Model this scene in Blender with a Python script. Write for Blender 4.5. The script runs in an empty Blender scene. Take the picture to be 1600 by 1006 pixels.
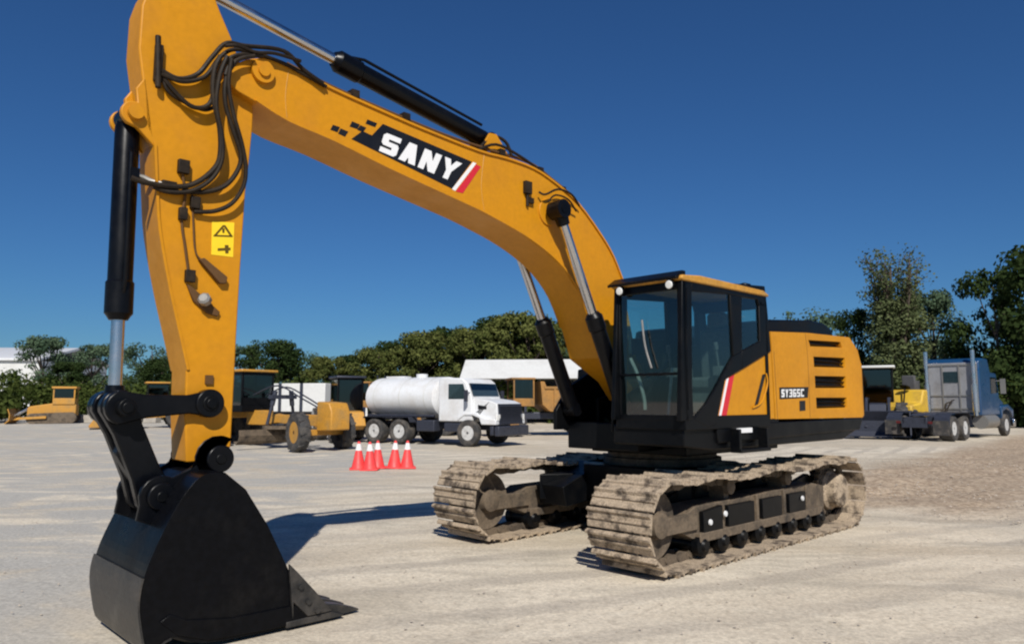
import bpy, bmesh, math, random
import numpy as np
from mathutils import Vector, Matrix
R = math.radians
random.seed(7); rng = np.random.default_rng(7)
sc = bpy.context.scene
col = sc.collection

# ------------------------------------------------------------------ camera
FPX = 1154.0; PITCH = R(6.1); EYE = 1.77
cd = bpy.data.cameras.new('camera'); cam = bpy.data.objects.new('camera', cd); col.objects.link(cam)
cd.sensor_width = 36; cd.lens = FPX / 1600 * 36; cd.clip_end = 3000
cam.location = (0, 0, EYE); cam.rotation_euler = (R(90) + PITCH, 0, 0)
sc.camera = cam
# ------------------------------------------------------------------ excavator frame (X forward, Y its left, Z up)
YAW = R(46.3); MX, MY = 2.07, 10.36
FW = (-math.sin(YAW), -math.cos(YAW)); LW = (-FW[1], FW[0])
# ------------------------------------------------------------------ light
SUN_EL = 40.5
sh = (FW[0]*.72 + LW[0]*.92, FW[1]*.72 + LW[1]*.92); n_ = math.hypot(*sh)
to_sun = Vector((sh[0]/n_*math.cos(R(SUN_EL)), sh[1]/n_*math.cos(R(SUN_EL)), math.sin(R(SUN_EL))))
sd = bpy.data.lights.new('sun', 'SUN'); so = bpy.data.objects.new('sun', sd); col.objects.link(so)
sd.energy = 5.0; sd.angle = R(.53); sd.color = (1, .955, .88)
so.rotation_euler = to_sun.to_track_quat('Z', 'Y').to_euler()
w = bpy.data.worlds.new('World'); sc.world = w; w.use_nodes = True
nt = w.node_tree; bg = nt.nodes['Background']
sky = nt.nodes.new('ShaderNodeTexSky'); sky.sky_type = 'NISHITA'; sky.sun_disc = False
sky.sun_elevation = R(SUN_EL); sky.sun_rotation = math.atan2(to_sun.x, to_sun.y)
sky.altitude = 0; sky.air_density = 1.15; sky.dust_density = .0; sky.ozone_density = 6.0
tint = nt.nodes.new('ShaderNodeMix'); tint.data_type = 'RGBA'; tint.blend_type = 'MULTIPLY'; tint.inputs[0].default_value = 1; tint.inputs[7].default_value = (.375, .675, 1, 1)
nt.links.new(sky.outputs[0], tint.inputs[6]); nt.links.new(tint.outputs[2], bg.inputs[0]); bg.inputs[1].default_value = .062
sc.view_settings.view_transform = 'Standard'; sc.view_settings.look = 'None'
sc.view_settings.exposure = 0.0; sc.view_settings.gamma = 1
try:
    sc.cycles.filter_width = 2.2
    sc.cycles.max_bounces = 8; sc.cycles.transparent_max_bounces = 12
except Exception: pass

# ------------------------------------------------------------------ projection helpers
_c, _s = math.cos(PITCH), math.sin(PITCH)
def ray(px, py):
    x = (px-800)/FPX; u = (503-py)/FPX
    return Vector((x, _c-u*_s, _s+u*_c))
def G(px, py, z=0.0):
    r = ray(px, py); t = (z-EYE)/r.z
    return Vector((r.x*t, r.y*t, z))
def to_m(v): return (v[0]*FW[0]+v[1]*FW[1], v[0]*LW[0]+v[1]*LW[1], v[2])
_o = to_m((-MX, -MY, EYE))
def A(px, py, Y):                     # point of the excavator's plane Y=const under that pixel
    d = to_m(ray(px, py)); t = (Y-_o[1])/d[1]
    return (_o[0]+d[0]*t, _o[2]+d[2]*t)
def A3(px, py, Y): x, z = A(px, py, Y); return (x, Y, z)
def AX(px, py, X):
    d = to_m(ray(px, py)); t = (X-_o[0])/d[0]
    return (X, _o[1]+d[1]*t, _o[2]+d[2]*t)
def AL(pts, Y): return [A(p[0], p[1], Y) for p in pts]

# ------------------------------------------------------------------ materials
def N(t, typ, **kw):
    n = t.nodes.new(typ)
    for k, v in kw.items(): setattr(n, k, v)
    return n
def mat(name, c, rough=.5, metal=0, dirt=None, amt=.5, scale=3.0, bump=0.0, bscale=40, coat=0, var=.12, lo=.45, hi=.7, spec=.5):
    m = bpy.data.materials.new(name); m.use_nodes = True; t = m.node_tree
    b = t.nodes['Principled BSDF']
    b.inputs['Roughness'].default_value = rough; b.inputs['Metallic'].default_value = metal
    b.inputs['Coat Weight'].default_value = coat; b.inputs['Specular IOR Level'].default_value = spec
    tc = N(t, 'ShaderNodeTexCoord')
    n1 = N(t, 'ShaderNodeTexNoise'); n1.inputs['Scale'].default_value = scale; n1.inputs['Detail'].default_value = 7; n1.inputs['Roughness'].default_value = .62
    t.links.new(tc.outputs['Object'], n1.inputs['Vector'])
    mx = N(t, 'ShaderNodeMix', data_type='RGBA')
    d = dirt if dirt else tuple(x*(1-var*2.2) for x in c)
    mx.inputs[6].default_value = (*c, 1); mx.inputs[7].default_value = (*d, 1)
    mr = N(t, 'ShaderNodeMapRange'); mr.inputs[1].default_value = lo; mr.inputs[2].default_value = hi; mr.inputs[4].default_value = amt
    t.links.new(n1.outputs[0], mr.inputs[0]); t.links.new(mr.outputs[0], mx.inputs[0])
    n3 = N(t, 'ShaderNodeTexNoise'); n3.inputs['Scale'].default_value = scale*9; n3.inputs['Detail'].default_value = 4
    t.links.new(tc.outputs['Object'], n3.inputs['Vector'])
    hv = N(t, 'ShaderNodeHueSaturation'); m2 = N(t, 'ShaderNodeMapRange')
    m2.inputs[1].default_value = .3; m2.inputs[2].default_value = .7; m2.inputs[3].default_value = 1-var; m2.inputs[4].default_value = 1+var
    t.links.new(n3.outputs[0], m2.inputs[0]); t.links.new(m2.outputs[0], hv.inputs['Value'])
    t.links.new(mx.outputs[2], hv.inputs['Color']); t.links.new(hv.outputs[0], b.inputs['Base Color'])
    m3 = N(t, 'ShaderNodeMapRange'); m3.inputs[1].default_value = .3; m3.inputs[2].default_value = .7
    m3.inputs[3].default_value = max(.05, rough-.08); m3.inputs[4].default_value = min(1, rough+.15)
    t.links.new(n1.outputs[0], m3.inputs[0]); t.links.new(m3.outputs[0], b.inputs['Roughness'])
    if bump:
        bp = N(t, 'ShaderNodeBump'); bp.inputs['Strength'].default_value = bump; bp.inputs['Distance'].default_value = .01
        n2 = N(t, 'ShaderNodeTexNoise'); n2.inputs['Scale'].default_value = bscale; n2.inputs['Detail'].default_value = 5
        t.links.new(tc.outputs['Object'], n2.inputs['Vector']); t.links.new(n2.outputs[0], bp.inputs['Height']); t.links.new(bp.outputs[0], b.inputs['Normal'])
    return m
M = {}
M['yellow'] = mat('yellow_paint', (.56, .236, .007), .40, spec=.28, dirt=(.44, .18, .014), amt=.55, scale=2.3, bump=.06, bscale=6, var=.05)
M['yellow2'] = mat('worn_yellow_paint', (.50, .24, .03), .55, dirt=(.30, .19, .07), amt=.7, scale=2.0, var=.15)
M['black'] = mat('black_paint', (.0025, .003, .004), .36, spec=.16, dirt=(.009, .0085, .008), amt=.5, scale=3, bump=.08, bscale=12, var=.2)
M['satin'] = mat('satin_black_steel', (.0022, .0026, .004), .30, spec=.2, dirt=(.006, .006, .0065), amt=.6, scale=2.2, bump=.10, bscale=9, var=.2)
M['bucket'] = mat('bucket_paint', (.0025, .0028, .004), .32, spec=.13, dirt=(.010, .009, .008), amt=.7, scale=2.6, bump=.15, bscale=14, var=.3, lo=.5, hi=.78)
M['worn'] = mat('worn_bucket_steel', (.030, .029, .028), .42, metal=.3, dirt=(.11, .095, .08), amt=.6, scale=4, bump=.2, bscale=30, var=.2)
M['shoe'] = mat('dusty_track_steel', (.37, .29, .205), .85, metal=.0, dirt=(.060, .044, .032), amt=.92, scale=6, bump=.5, bscale=45, var=.32, lo=.47, hi=.62)
M['dust'] = mat('dusty_frame_steel', (.13, .097, .065), .8, dirt=(.022, .018, .015), amt=.9, scale=3.5, bump=.35, bscale=30, var=.25)
M['rubber'] = mat('tyre_rubber', (.035, .034, .034), .8, dirt=(.14, .12, .10), amt=.8, scale=4, bump=.2, bscale=30, var=.2)
M['hose'] = mat('hose_rubber', (.016, .011, .007), .55, spec=.2, dirt=(.05, .034, .02), amt=.5, scale=8, var=.2)
M['chrome'] = mat('chrome_rod', (.62, .63, .66), .2, metal=1, var=.04, dirt=(.45, .44, .44), amt=.3)
M['steel'] = mat('dull_steel', (.30, .29, .27), .45, metal=.6, var=.12)
M['white'] = mat('white_paint', (.68, .69, .70), .4, dirt=(.50, .47, .43), amt=.6, scale=1.6, var=.05)
M['offwhite'] = mat('pale_sheet_metal', (.62, .62, .60), .5, dirt=(.45, .44, .42), amt=.5, scale=.6, var=.05)
M['grey'] = mat('grey_metal', (.33, .33, .34), .4, metal=.3, dirt=(.18, .17, .16), amt=.6, scale=2, var=.12)
M['blue'] = mat('blue_paint', (.008, .05, .13), .3, coat=.5, var=.08)
M['tail'] = mat('tail_lamp_lens', (.10,.008,.008), .3)
M['rim'] = mat('rim_paint', (.55, .55, .54), .4, dirt=(.25, .23, .21), amt=.8, scale=7, var=.15)
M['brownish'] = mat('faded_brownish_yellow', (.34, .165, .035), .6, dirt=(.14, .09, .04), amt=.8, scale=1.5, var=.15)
M['slate'] = mat('dark_grille', (.045, .05, .07), .4, metal=.3, var=.3, scale=6)
M['red'] = mat('red_decal', (.60, .02, .035), .4, var=.05)
M['decal_black'] = mat('black_decal', (.006, .006, .007), .4, var=.1)
M['decal_white'] = mat('white_decal', (.80, .80, .80), .4, var=.02)
M['sticker'] = mat('yellow_sticker', (.90, .62, .02), .4, var=.03)
M['cone'] = mat('cone_plastic', (.78, .05, .05), .5, var=.08, dirt=(.65, .10, .08), amt=.5, scale=6)
M['collar'] = mat('reflective_collar', (.75, .74, .72), .4, var=.05)
M['bark'] = mat('bark', (.10, .075, .055), .9, dirt=(.04, .03, .025), amt=.8, scale=6, bump=.5, var=.25)
M['concrete'] = mat('concrete', (.38, .35, .30), .85, dirt=(.25, .22, .19), amt=.7, scale=3, bump=.3, var=.12)
M['seat'] = mat('seat_fabric', (.07, .07, .075), .8, var=.2)
M['lamp'] = mat('lamp_lens', (.75, .75, .72), .15, var=.02)
def glassmat(name, tint, refl=1.0):
    m = bpy.data.materials.new(name); m.use_nodes = True; t = m.node_tree; t.nodes.clear()
    o = N(t, 'ShaderNodeOutputMaterial'); mx = N(t, 'ShaderNodeMixShader'); tr = N(t, 'ShaderNodeBsdfTransparent'); gl = N(t, 'ShaderNodeBsdfGlossy')
    fr = N(t, 'ShaderNodeFresnel'); fr.inputs[0].default_value = 1.52
    tr.inputs[0].default_value = (*tint, 1); gl.inputs['Roughness'].default_value = .03; gl.inputs[0].default_value = (refl, refl, refl, 1)
    ma = N(t, 'ShaderNodeMath', operation='MULTIPLY_ADD'); ma.inputs[1].default_value = 1.3; ma.inputs[2].default_value = .03
    gg = N(t, 'ShaderNodeNewGeometry'); fb = N(t, 'ShaderNodeMath', operation='SUBTRACT'); fb.inputs[0].default_value = 1; mu = N(t, 'ShaderNodeMath', operation='MULTIPLY')
    t.links.new(gg.outputs['Backfacing'], fb.inputs[1]); t.links.new(ma.outputs[0], mu.inputs[0]); t.links.new(fb.outputs[0], mu.inputs[1])
    t.links.new(fr.outputs[0], ma.inputs[0]); t.links.new(mu.outputs[0], mx.inputs[0]); t.links.new(tr.outputs[0], mx.inputs[1]); t.links.new(gl.outputs[0], mx.inputs[2]); t.links.new(mx.outputs[0], o.inputs[0])
    return m
M['glass'] = glassmat('tinted_glass', (.76, .87, .85))
M['darkglass'] = glassmat('dark_glass', (.22, .28, .30))
def leafmat(name, c1, c2, tr=.25):
    m = bpy.data.materials.new(name); m.use_nodes = True; t = m.node_tree; t.nodes.clear()
    o = N(t, 'ShaderNodeOutputMaterial'); mx = N(t, 'ShaderNodeMixShader'); d = N(t, 'ShaderNodeBsdfDiffuse'); tl = N(t, 'ShaderNodeBsdfTranslucent')
    g = N(t, 'ShaderNodeNewGeometry'); tc = N(t, 'ShaderNodeTexCoord'); n = N(t, 'ShaderNodeTexNoise'); n.inputs['Scale'].default_value = .55; n.inputs['Detail'].default_value = 4
    t.links.new(tc.outputs['Object'], n.inputs['Vector'])
    a = N(t, 'ShaderNodeMath', operation='MULTIPLY_ADD'); a.inputs[1].default_value = .5
    mr = N(t, 'ShaderNodeMapRange'); mr.inputs[1].default_value = .35; mr.inputs[2].default_value = .65; mr.inputs[4].default_value = .55
    t.links.new(n.outputs[0], mr.inputs[0]); t.links.new(g.outputs['Random Per Island'], a.inputs[0]); t.links.new(mr.outputs[0], a.inputs[2])
    cm = N(t, 'ShaderNodeMix', data_type='RGBA'); cm.inputs[6].default_value = (*c1, 1); cm.inputs[7].default_value = (*c2, 1)
    t.links.new(a.outputs[0], cm.inputs[0]); t.links.new(cm.outputs[2], d.inputs[0]); t.links.new(cm.outputs[2], tl.inputs[0])
    mx.inputs[0].default_value = tr; t.links.new(d.outputs[0], mx.inputs[1]); t.links.new(tl.outputs[0], mx.inputs[2]); t.links.new(mx.outputs[0], o.inputs[0])
    return m
M['leaf_olive'] = leafmat('olive_leaves', (.035, .052, .014), (.17, .18, .055))
M['leaf_dark'] = leafmat('dark_leaves', (.014, .028, .010), (.055, .080, .026))
M['leaf_grey'] = leafmat('grey_green_leaves', (.05, .085, .05), (.12, .17, .10))
M['leaf_ivy'] = leafmat('yellow_green_leaves', (.05, .07, .028), (.16, .185, .085))
M['leaf_low'] = leafmat('undergrowth_leaves', (.022, .040, .010), (.085, .105, .028))

# ------------------------------------------------------------------ mesh builder
class MB:
    def __init__(s): s.v = []; s.f = []
    def add(s, vs, fs):
        k = len(s.v); s.v += [tuple(x) for x in vs]; s.f += [tuple(i+k for i in f) for f in fs]; return s
    def bx(s, x0, x1, y0, y1, z0, z1, rot=None, piv=None):
        vs = [Vector((x, y, z)) for x in (x0, x1) for y in (y0, y1) for z in (z0, z1)]
        if rot is not None:
            p = Vector(piv) if piv else Vector(((x0+x1)/2, (y0+y1)/2, (z0+z1)/2)); vs = [rot @ (q-p)+p for q in vs]
        return s.add(vs, [(0,1,3,2),(4,6,7,5),(0,4,5,1),(2,3,7,6),(0,2,6,4),(1,5,7,3)])
    def prism(s, pts, y0, y1):
        n = len(pts)
        vs = [(p[0], y0, p[1]) for p in pts]+[(p[0], y1, p[1]) for p in pts]
        return s.add(vs, [tuple(range(n)), tuple(range(2*n-1, n-1, -1))]+[(i, n+i, n+(i+1) % n, (i+1) % n) for i in range(n)])
    def xprism(s, pts, x0, x1):       # profile in YZ along X
        n = len(pts)
        vs = [(x0, p[0], p[1]) for p in pts]+[(x1, p[0], p[1]) for p in pts]
        return s.add(vs, [tuple(range(n)), tuple(range(2*n-1, n-1, -1))]+[(i, n+i, n+(i+1) % n, (i+1) % n) for i in range(n)])
    def zprism(s, pts, z0, z1):
        n = len(pts)
        vs = [(p[0], p[1], z0) for p in pts]+[(p[0], p[1], z1) for p in pts]
        return s.add(vs, [tuple(range(n)), tuple(range(2*n-1, n-1, -1))]+[(i, n+i, n+(i+1) % n, (i+1) % n) for i in range(n)])
    def strip(s, pts, y0, y1, t=.03):  # open profile XZ with thickness t (to the left of the path)
        P = [Vector((p[0], p[1])) for p in pts]; Q = []
        for i, p in enumerate(P):
            d = (P[min(i+1, len(P)-1)]-P[max(i-1, 0)]).normalized(); Q.append(p+Vector((-d.y, d.x))*t)
        return s.prism([tuple(p) for p in P]+[tuple(q) for q in reversed(Q)], y0, y1) if len(P) < 3 else s._strip(P, Q, y0, y1)
    def _strip(s, P, Q, y0, y1):
        for i in range(len(P)-1):
            a, b, c, d = P[i], P[i+1], Q[i+1], Q[i]
            vs = [(q.x, y, q.y) for y in (y0, y1) for q in (a, b, c, d)]
            s.add(vs, [(0,1,5,4),(3,7,6,2),(0,3,2,1),(4,5,6,7)]+([(0,4,7,3)] if i == 0 else [])+([(1,2,6,5)] if i == len(P)-2 else []))
        return s
    def cyl(s, p0, p1, r0, r1=None, n=24):
        p0, p1 = Vector(p0), Vector(p1); r1 = r0 if r1 is None else r1
        d = (p1-p0).normalized(); a = d.orthogonal().normalized(); b = d.cross(a)
        vs = [p+(a*math.cos(k*2*math.pi/n)+b*math.sin(k*2*math.pi/n))*r for p, r in ((p0, r0), (p1, r1)) for k in range(n)]
        return s.add(vs, [tuple(range(n-1, -1, -1)), tuple(range(n, 2*n))]+[(k, (k+1) % n, n+(k+1) % n, n+k) for k in range(n)])
    def lathe(s, prof, p0, d, n=32):   # prof: (r, h) along axis d
        p0 = Vector(p0); d = Vector(d).normalized(); a = d.orthogonal().normalized(); b = d.cross(a); m = len(prof)
        vs = [p0+d*h+(a*math.cos(k*2*math.pi/n)+b*math.sin(k*2*math.pi/n))*max(r, 1e-4) for r, h in prof for k in range(n)]
        fs = [(j*n+k, j*n+(k+1) % n, (j+1)*n+(k+1) % n, (j+1)*n+k) for j in range(m-1) for k in range(n)]
        fs += [tuple(range(n-1, -1, -1)), tuple(range((m-1)*n, m*n))]
        return s.add(vs, fs)
    def tube(s, pts, r, n=8, sub=5):
        P = [Vector(p) for p in pts]
        if len(P) > 2 and sub > 1:
            O = []
            for i in range(len(P)-1):
                a, b, c, d = P[max(i-1, 0)], P[i], P[i+1], P[min(i+2, len(P)-1)]
                for k in range(sub):
                    t = k/sub; O.append(.5*((2*b)+(c-a)*t+(2*a-5*b+4*c-d)*t*t+(3*b-a-3*c+d)*t**3))
            P = O+[P[-1]]
        up = None; rings = []
        for i, p in enumerate(P):
            d = (P[min(i+1, len(P)-1)]-P[max(i-1, 0)]).normalized()
            up = d.orthogonal() if up is None else (up-d*up.dot(d))
            up.normalize(); b = d.cross(up)
            rr = r(i/(len(P)-1)) if callable(r) else r
            rings.append([p+(up*math.cos(k*2*math.pi/n)+b*math.sin(k*2*math.pi/n))*rr for k in range(n)])
        m = len(P)
        return s.add([q for g in rings for q in g], [(j*n+k, j*n+(k+1) % n, (j+1)*n+(k+1) % n, (j+1)*n+k) for j in range(m-1) for k in range(n)]+[tuple(range(n-1, -1, -1)), tuple(range((m-1)*n, m*n))])
    def build(s, name, m, parent=None, bev=0, smooth=True, solid=True):
        me = bpy.data.meshes.new(name); me.from_pydata(s.v, [], s.f)
        if solid:
            b = bmesh.new(); b.from_mesh(me); bmesh.ops.recalc_face_normals(b, faces=b.faces); b.to_mesh(me); b.free()
        me.materials.append(m)
        if smooth:
            me.polygons.foreach_set('use_smooth', [True]*len(me.polygons)); me.set_sharp_from_angle(angle=R(32))
        o = bpy.data.objects.new(name, me); col.objects.link(o)
        if parent: o.parent = parent
        if bev:
            md = o.modifiers.new('bevel', 'BEVEL'); md.width = bev; md.segments = 2; md.limit_method = 'ANGLE'; md.angle_limit = R(35); md.harden_normals = False
        return o
def tag(o, label=None, cat=None, group=None, kind=None):
    if label: o['label'] = label
    if cat: o['category'] = cat
    if group: o['group'] = group
    if kind: o['kind'] = kind
    return o
def empty(name, loc, rz, label, cat, group=None):
    o = bpy.data.objects.new(name, None); col.objects.link(o); o.location = loc; o.rotation_euler = (0, 0, rz); o.empty_display_size = .2
    return tag(o, label, cat, group)
def circ(cx, cz, r, a0, a1, n=10):
    return [(cx+r*math.cos(R(a0+(a1-a0)*k/n)), cz+r*math.sin(R(a0+(a1-a0)*k/n))) for k in range(n+1)]
def smoothpoly(P, it=2, closed=True):
    for _ in range(it):
        Q = []
        for i in range(len(P)):
            a, b = P[i], P[(i+1) % len(P)]
            Q += [(a[0]*.75+b[0]*.25, a[1]*.75+b[1]*.25), (a[0]*.25+b[0]*.75, a[1]*.25+b[1]*.75)]
        P = Q
    return P
def spline(P, sub=4):
    O = []
    for i in range(len(P)-1):
        a, b, c, d = [np.array(P[j]) for j in (max(i-1, 0), i, i+1, min(i+2, len(P)-1))]
        for k in range(sub):
            t = k/sub; q = .5*((2*b)+(c-a)*t+(2*a-5*b+4*c-d)*t*t+(3*b-a-3*c+d)*t**3); O.append(tuple(q))
    return O+[tuple(P[-1])]
PX_LIMIT = None
# ================================================================== GROUND
def fbm(x, y, seed=0, oct=4):
    g = np.random.default_rng(seed); r = np.zeros_like(x)
    for o in range(oct):
        for _ in range(3):
            a = g.uniform(0, 6.28); f = 2**o; p = g.uniform(0, 6.28)
            r += np.sin((x*math.cos(a)+y*math.sin(a))*f+p+1.3*np.sin((x*math.sin(a)-y*math.cos(a))*f*.7+p))/f/3
    return r
def build_ground():
    n = 460
    u = np.linspace(-1, 1, n); xs = 1.5+np.sinh(u*6.2)/math.sinh(6.2)*1500
    v = np.linspace(-.82, 1, n); ys = 9+np.sinh(v*6.2)/math.sinh(6.2)*1500
    X, Y = np.meshgrid(xs, ys)
    mx = (X-MX)*FW[0]+(Y-MY)*FW[1]; my = (X-MX)*LW[0]+(Y-MY)*LW[1]
    h = .018*fbm(X*.9, Y*.9, 1, 4)+.008*fbm(X*5, Y*5, 3, 3)
    # rough churned earth on the right behind the machine
    vv = (X-6.2)*.75-(Y-12.4)*.66+.5*fbm(X*.6, Y*.6, 21, 2); uu = (X-6.2)*.66+(Y-12.4)*.75
    m = 1/(1+np.exp(-(vv+2.3)*2.5)) / (1+np.exp((vv-1.8)*2.5)) / (1+np.exp(-(uu-.3)*2)) / (1+np.exp((Y-40)*.5))
    h += m*(.09*fbm(X*1.4+.3*Y, Y*2.6, 5, 5)+.09*np.maximum(0, fbm(X*.5+.6*Y, Y*1.7, 9, 3)))
    flat = 1-np.exp(-np.maximum(0, np.maximum(np.abs(mx)-2.9, np.abs(my)-1.95))**2/.2)
    fb = 1-np.exp(-np.maximum(0, np.hypot(mx-6.2, my)-1.3)**2/.15)
    h = (h-.012)*flat*fb*np.exp(-np.maximum(0, Y-60)/40)
    far = np.hypot(X, Y)
    h -= np.where(far > 120, (far-120)*.0005, 0)
    vs = np.stack([X, Y, h], -1).reshape(-1, 3)
    i = np.arange(n*n).reshape(n, n)
    f = np.stack([i[:-1, :-1], i[:-1, 1:], i[1:, 1:], i[1:, :-1]], -1).reshape(-1, 4)
    me = bpy.data.meshes.new('ground'); me.vertices.add(len(vs)); me.vertices.foreach_set('co', vs.ravel())
    me.loops.add(f.size); me.loops.foreach_set('vertex_index', f.ravel().astype('i4'))
    me.polygons.add(len(f)); me.polygons.foreach_set('loop_start', np.arange(0, f.size, 4, dtype='i4')); me.update(calc_edges=True)
    me.polygons.foreach_set('use_smooth', [True]*len(f))
    o = bpy.data.objects.new('ground', me); col.objects.link(o); tag(o, kind='structure')
    m_ = bpy.data.materials.new('gravel_lot'); m_.use_nodes = True; t = m_.node_tree; b = t.nodes['Principled BSDF']
    b.inputs['Roughness'].default_value = .95; b.inputs['Specular IOR Level'].default_value = .2
    tc = N(t, 'ShaderNodeTexCoord'); L = t.links.new
    def noise(sc_, det, rot=0, sx=1, sy=1, dist=0, rough=.6):
        mp = N(t, 'ShaderNodeMapping'); mp.inputs['Rotation'].default_value = (0, 0, R(rot)); mp.inputs['Scale'].default_value = (sx, sy, 1)
        n_ = N(t, 'ShaderNodeTexNoise'); n_.inputs['Scale'].default_value = sc_; n_.inputs['Detail'].default_value = det; n_.inputs['Distortion'].default_value = dist; n_.inputs['Roughness'].default_value = rough
        L(tc.outputs['Object'], mp.inputs[0]); L(mp.outputs[0], n_.inputs['Vector']); return n_
    def ramp(n_, a, b_, lo=0, hi=1):
        r = N(t, 'ShaderNodeMapRange'); r.interpolation_type = 'SMOOTHSTEP'; r.inputs[1].default_value = a; r.inputs[2].default_value = b_; r.inputs[3].default_value = lo; r.inputs[4].default_value = hi
        L(n_, r.inputs[0]); return r.outputs[0]
    def mix(fac, c1, c2, typ='MIX'):
        x = N(t, 'ShaderNodeMix', data_type='RGBA', blend_type=typ)
        for sock, c in ((6, c1), (7, c2)):
            if isinstance(c, tuple): x.inputs[sock].default_value = (*c, 1)
            else: L(c, x.inputs[sock])
        if isinstance(fac, float): x.inputs[0].default_value = fac
        else: L(fac, x.inputs[0])
        return x.outputs[2]
    big = noise(.16, 5, 12, .5, 1.6, .6); mid = noise(.5, 6, -24, .75, 1.5, 1.6); streak = noise(1.2, 7, 33, .5, 1.8, 1.8); fine = noise(28, 6, 0, 1, 1, 0, .7); grit = noise(9, 5)
    c = mix(ramp(big.outputs[0], .38, .62), (.50, .43, .33), (.66, .585, .465))
    c = mix(ramp(mid.outputs[0], .46, .68, 0, .65), c, (.38, .34, .275))
    c = mix(ramp(streak.outputs[0], .5, .72, 0, .6), c, (.69, .62, .50))
    c = mix(ramp(grit.outputs[0], .5, .75, 0, .45), c, (.30, .25, .19))
    mp = N(t, 'ShaderNodeMapping'); mp.inputs['Location'].default_value = (14, -46, 0); L(tc.outputs['Object'], mp.inputs[0])
    wv = N(t, 'ShaderNodeTexWave', wave_type='RINGS', rings_direction='Z'); wv.inputs['Scale'].default_value = .32; wv.inputs['Distortion'].default_value = 3.0; wv.inputs['Detail'].default_value = 3; wv.inputs['Detail Scale'].default_value = .6
    L(mp.outputs[0], wv.inputs['Vector'])
    mk = N(t, 'ShaderNodeMath', operation='MULTIPLY'); L(ramp(wv.outputs['Fac'], .62, .95), mk.inputs[0]); L(ramp(big.outputs[0], .42, .6, .0, .55), mk.inputs[1])
    c = mix(mk.outputs[0], c, (.34, .30, .25))
    # grey packed patch to the left, browner earth to the right
    sp = N(t, 'ShaderNodeSeparateXYZ'); L(tc.outputs['Object'], sp.inputs[0])
    def lin(ax_, ay_, c0):
        a1 = N(t, 'ShaderNodeMath', operation='MULTIPLY_ADD'); a1.inputs[1].default_value = ax_; a1.inputs[2].default_value = c0; L(sp.outputs[0], a1.inputs[0])
        a2 = N(t, 'ShaderNodeMath', operation='MULTIPLY_ADD'); a2.inputs[1].default_value = ay_; L(sp.outputs[1], a2.inputs[0]); L(a1.outputs[0], a2.inputs[2])
        a3 = N(t, 'ShaderNodeMath', operation='MULTIPLY_ADD'); a3.inputs[1].default_value = 3.0; L(mid.outputs[0], a3.inputs[0]); L(a2.outputs[0], a3.inputs[2]); return a3.outputs[0]
    def mul(a_, b_):
        x_ = N(t, 'ShaderNodeMath', operation='MULTIPLY'); L(a_, x_.inputs[0]); L(b_, x_.inputs[1]); return x_.outputs[0]
    V_ = lin(.75, -.66, -.75*6.2+.66*12.4-1.5); U_ = lin(.66, .75, -.66*6.2-.75*12.4-1.5)
    rt = mul(mul(ramp(V_, -3.2, -1.6), ramp(V_, 2.6, 1.0)), ramp(U_, -.8, 1.2)); c = mix(rt, c, mix(ramp(grit.outputs[0], .35, .65), (.47, .37, .265), (.27, .20, .14)))
    md = N(t, 'ShaderNodeMath', operation='MULTIPLY'); L(ramp(sp.outputs[0], -1.5, -5.0), md.inputs[0]); L(ramp(mid.outputs[0], .36, .56), md.inputs[1])
    c = mix(md.outputs[0], c, (.41, .39, .35))
    hs = N(t, 'ShaderNodeHueSaturation'); L(ramp(fine.outputs[0], .3, .7, .80, 1.2), hs.inputs['Value']); L(c, hs.inputs['Color']); L(hs.outputs[0], b.inputs['Base Color'])
    bp = N(t, 'ShaderNodeBump'); bp.inputs['Strength'].default_value = .4; bp.inputs['Distance'].default_value = .03
    ad = N(t, 'ShaderNodeMath', operation='MULTIPLY_ADD'); ad.inputs[1].default_value = .35; L(fine.outputs[0], ad.inputs[0]); L(grit.outputs[0], ad.inputs[2])
    L(ad.outputs[0], bp.inputs['Height']); L(bp.outputs[0], b.inputs['Normal'])
    me.materials.append(m_)
build_ground()
def build_stones():
    # scattered crushed stone over the lot: too many to count
    mb_v = []; mb_f = []
    g = np.random.default_rng(11)
    ico = [(0,0,1),(.9,0,.3),(.3,.85,.3),(-.7,.5,.3),(-.7,-.5,.3),(.3,-.85,.3),(0,0,-.3)]
    fs = [(0,1,2),(0,2,3),(0,3,4),(0,4,5),(0,5,1),(6,2,1),(6,3,2),(6,4,3),(6,5,4),(6,1,5)]
    k = 0
    for i in range(5200):
        y = 4.5+g.random()**1.6*22; x = (g.random()*2-1)*(y*.85)
        if i % 3 == 0: x = 5.5+g.random()*9; y = 11+g.random()*12
        dx, dy = x-MX, y-MY; a = dx*FW[0]+dy*FW[1]; b = dx*LW[0]+dy*LW[1]
        if abs(a) < 2.9 and abs(b) < 2.0: continue
        if math.hypot(a-6.2, b) < 1.4: continue
        s = .004+.013*g.random()**3+(.02*g.random() if x > 6.5 and y > 11 else 0); rz = g.random()*6.3
        for p in ico:
            q = (p[0]*(1+.3*g.random()), p[1]*(1+.3*g.random()))
            mb_v.append((x+s*(q[0]*math.cos(rz)-q[1]*math.sin(rz)), y+s*(q[0]*math.sin(rz)+q[1]*math.cos(rz)), s*p[2]*.8+.002))
        mb_f += [tuple(j+k for j in f) for f in fs]; k += 7
    m = MB(); m.v = mb_v; m.f = mb_f
    o = m.build('gravel', mat('gravel_stone', (.46, .40, .33), .9, dirt=(.38, .33, .26), amt=.9, scale=1.5, var=.2), smooth=False)
    tag(o, 'loose crushed stone scattered over the tan lot', 'gravel', kind='stuff')
build_stones()

# ================================================================== EXCAVATOR
EX = empty('excavator', (MX, MY, 0), math.atan2(FW[1], FW[0]), 'large yellow and black crawler excavator with raised arched boom, in the foreground', 'excavator')
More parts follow.
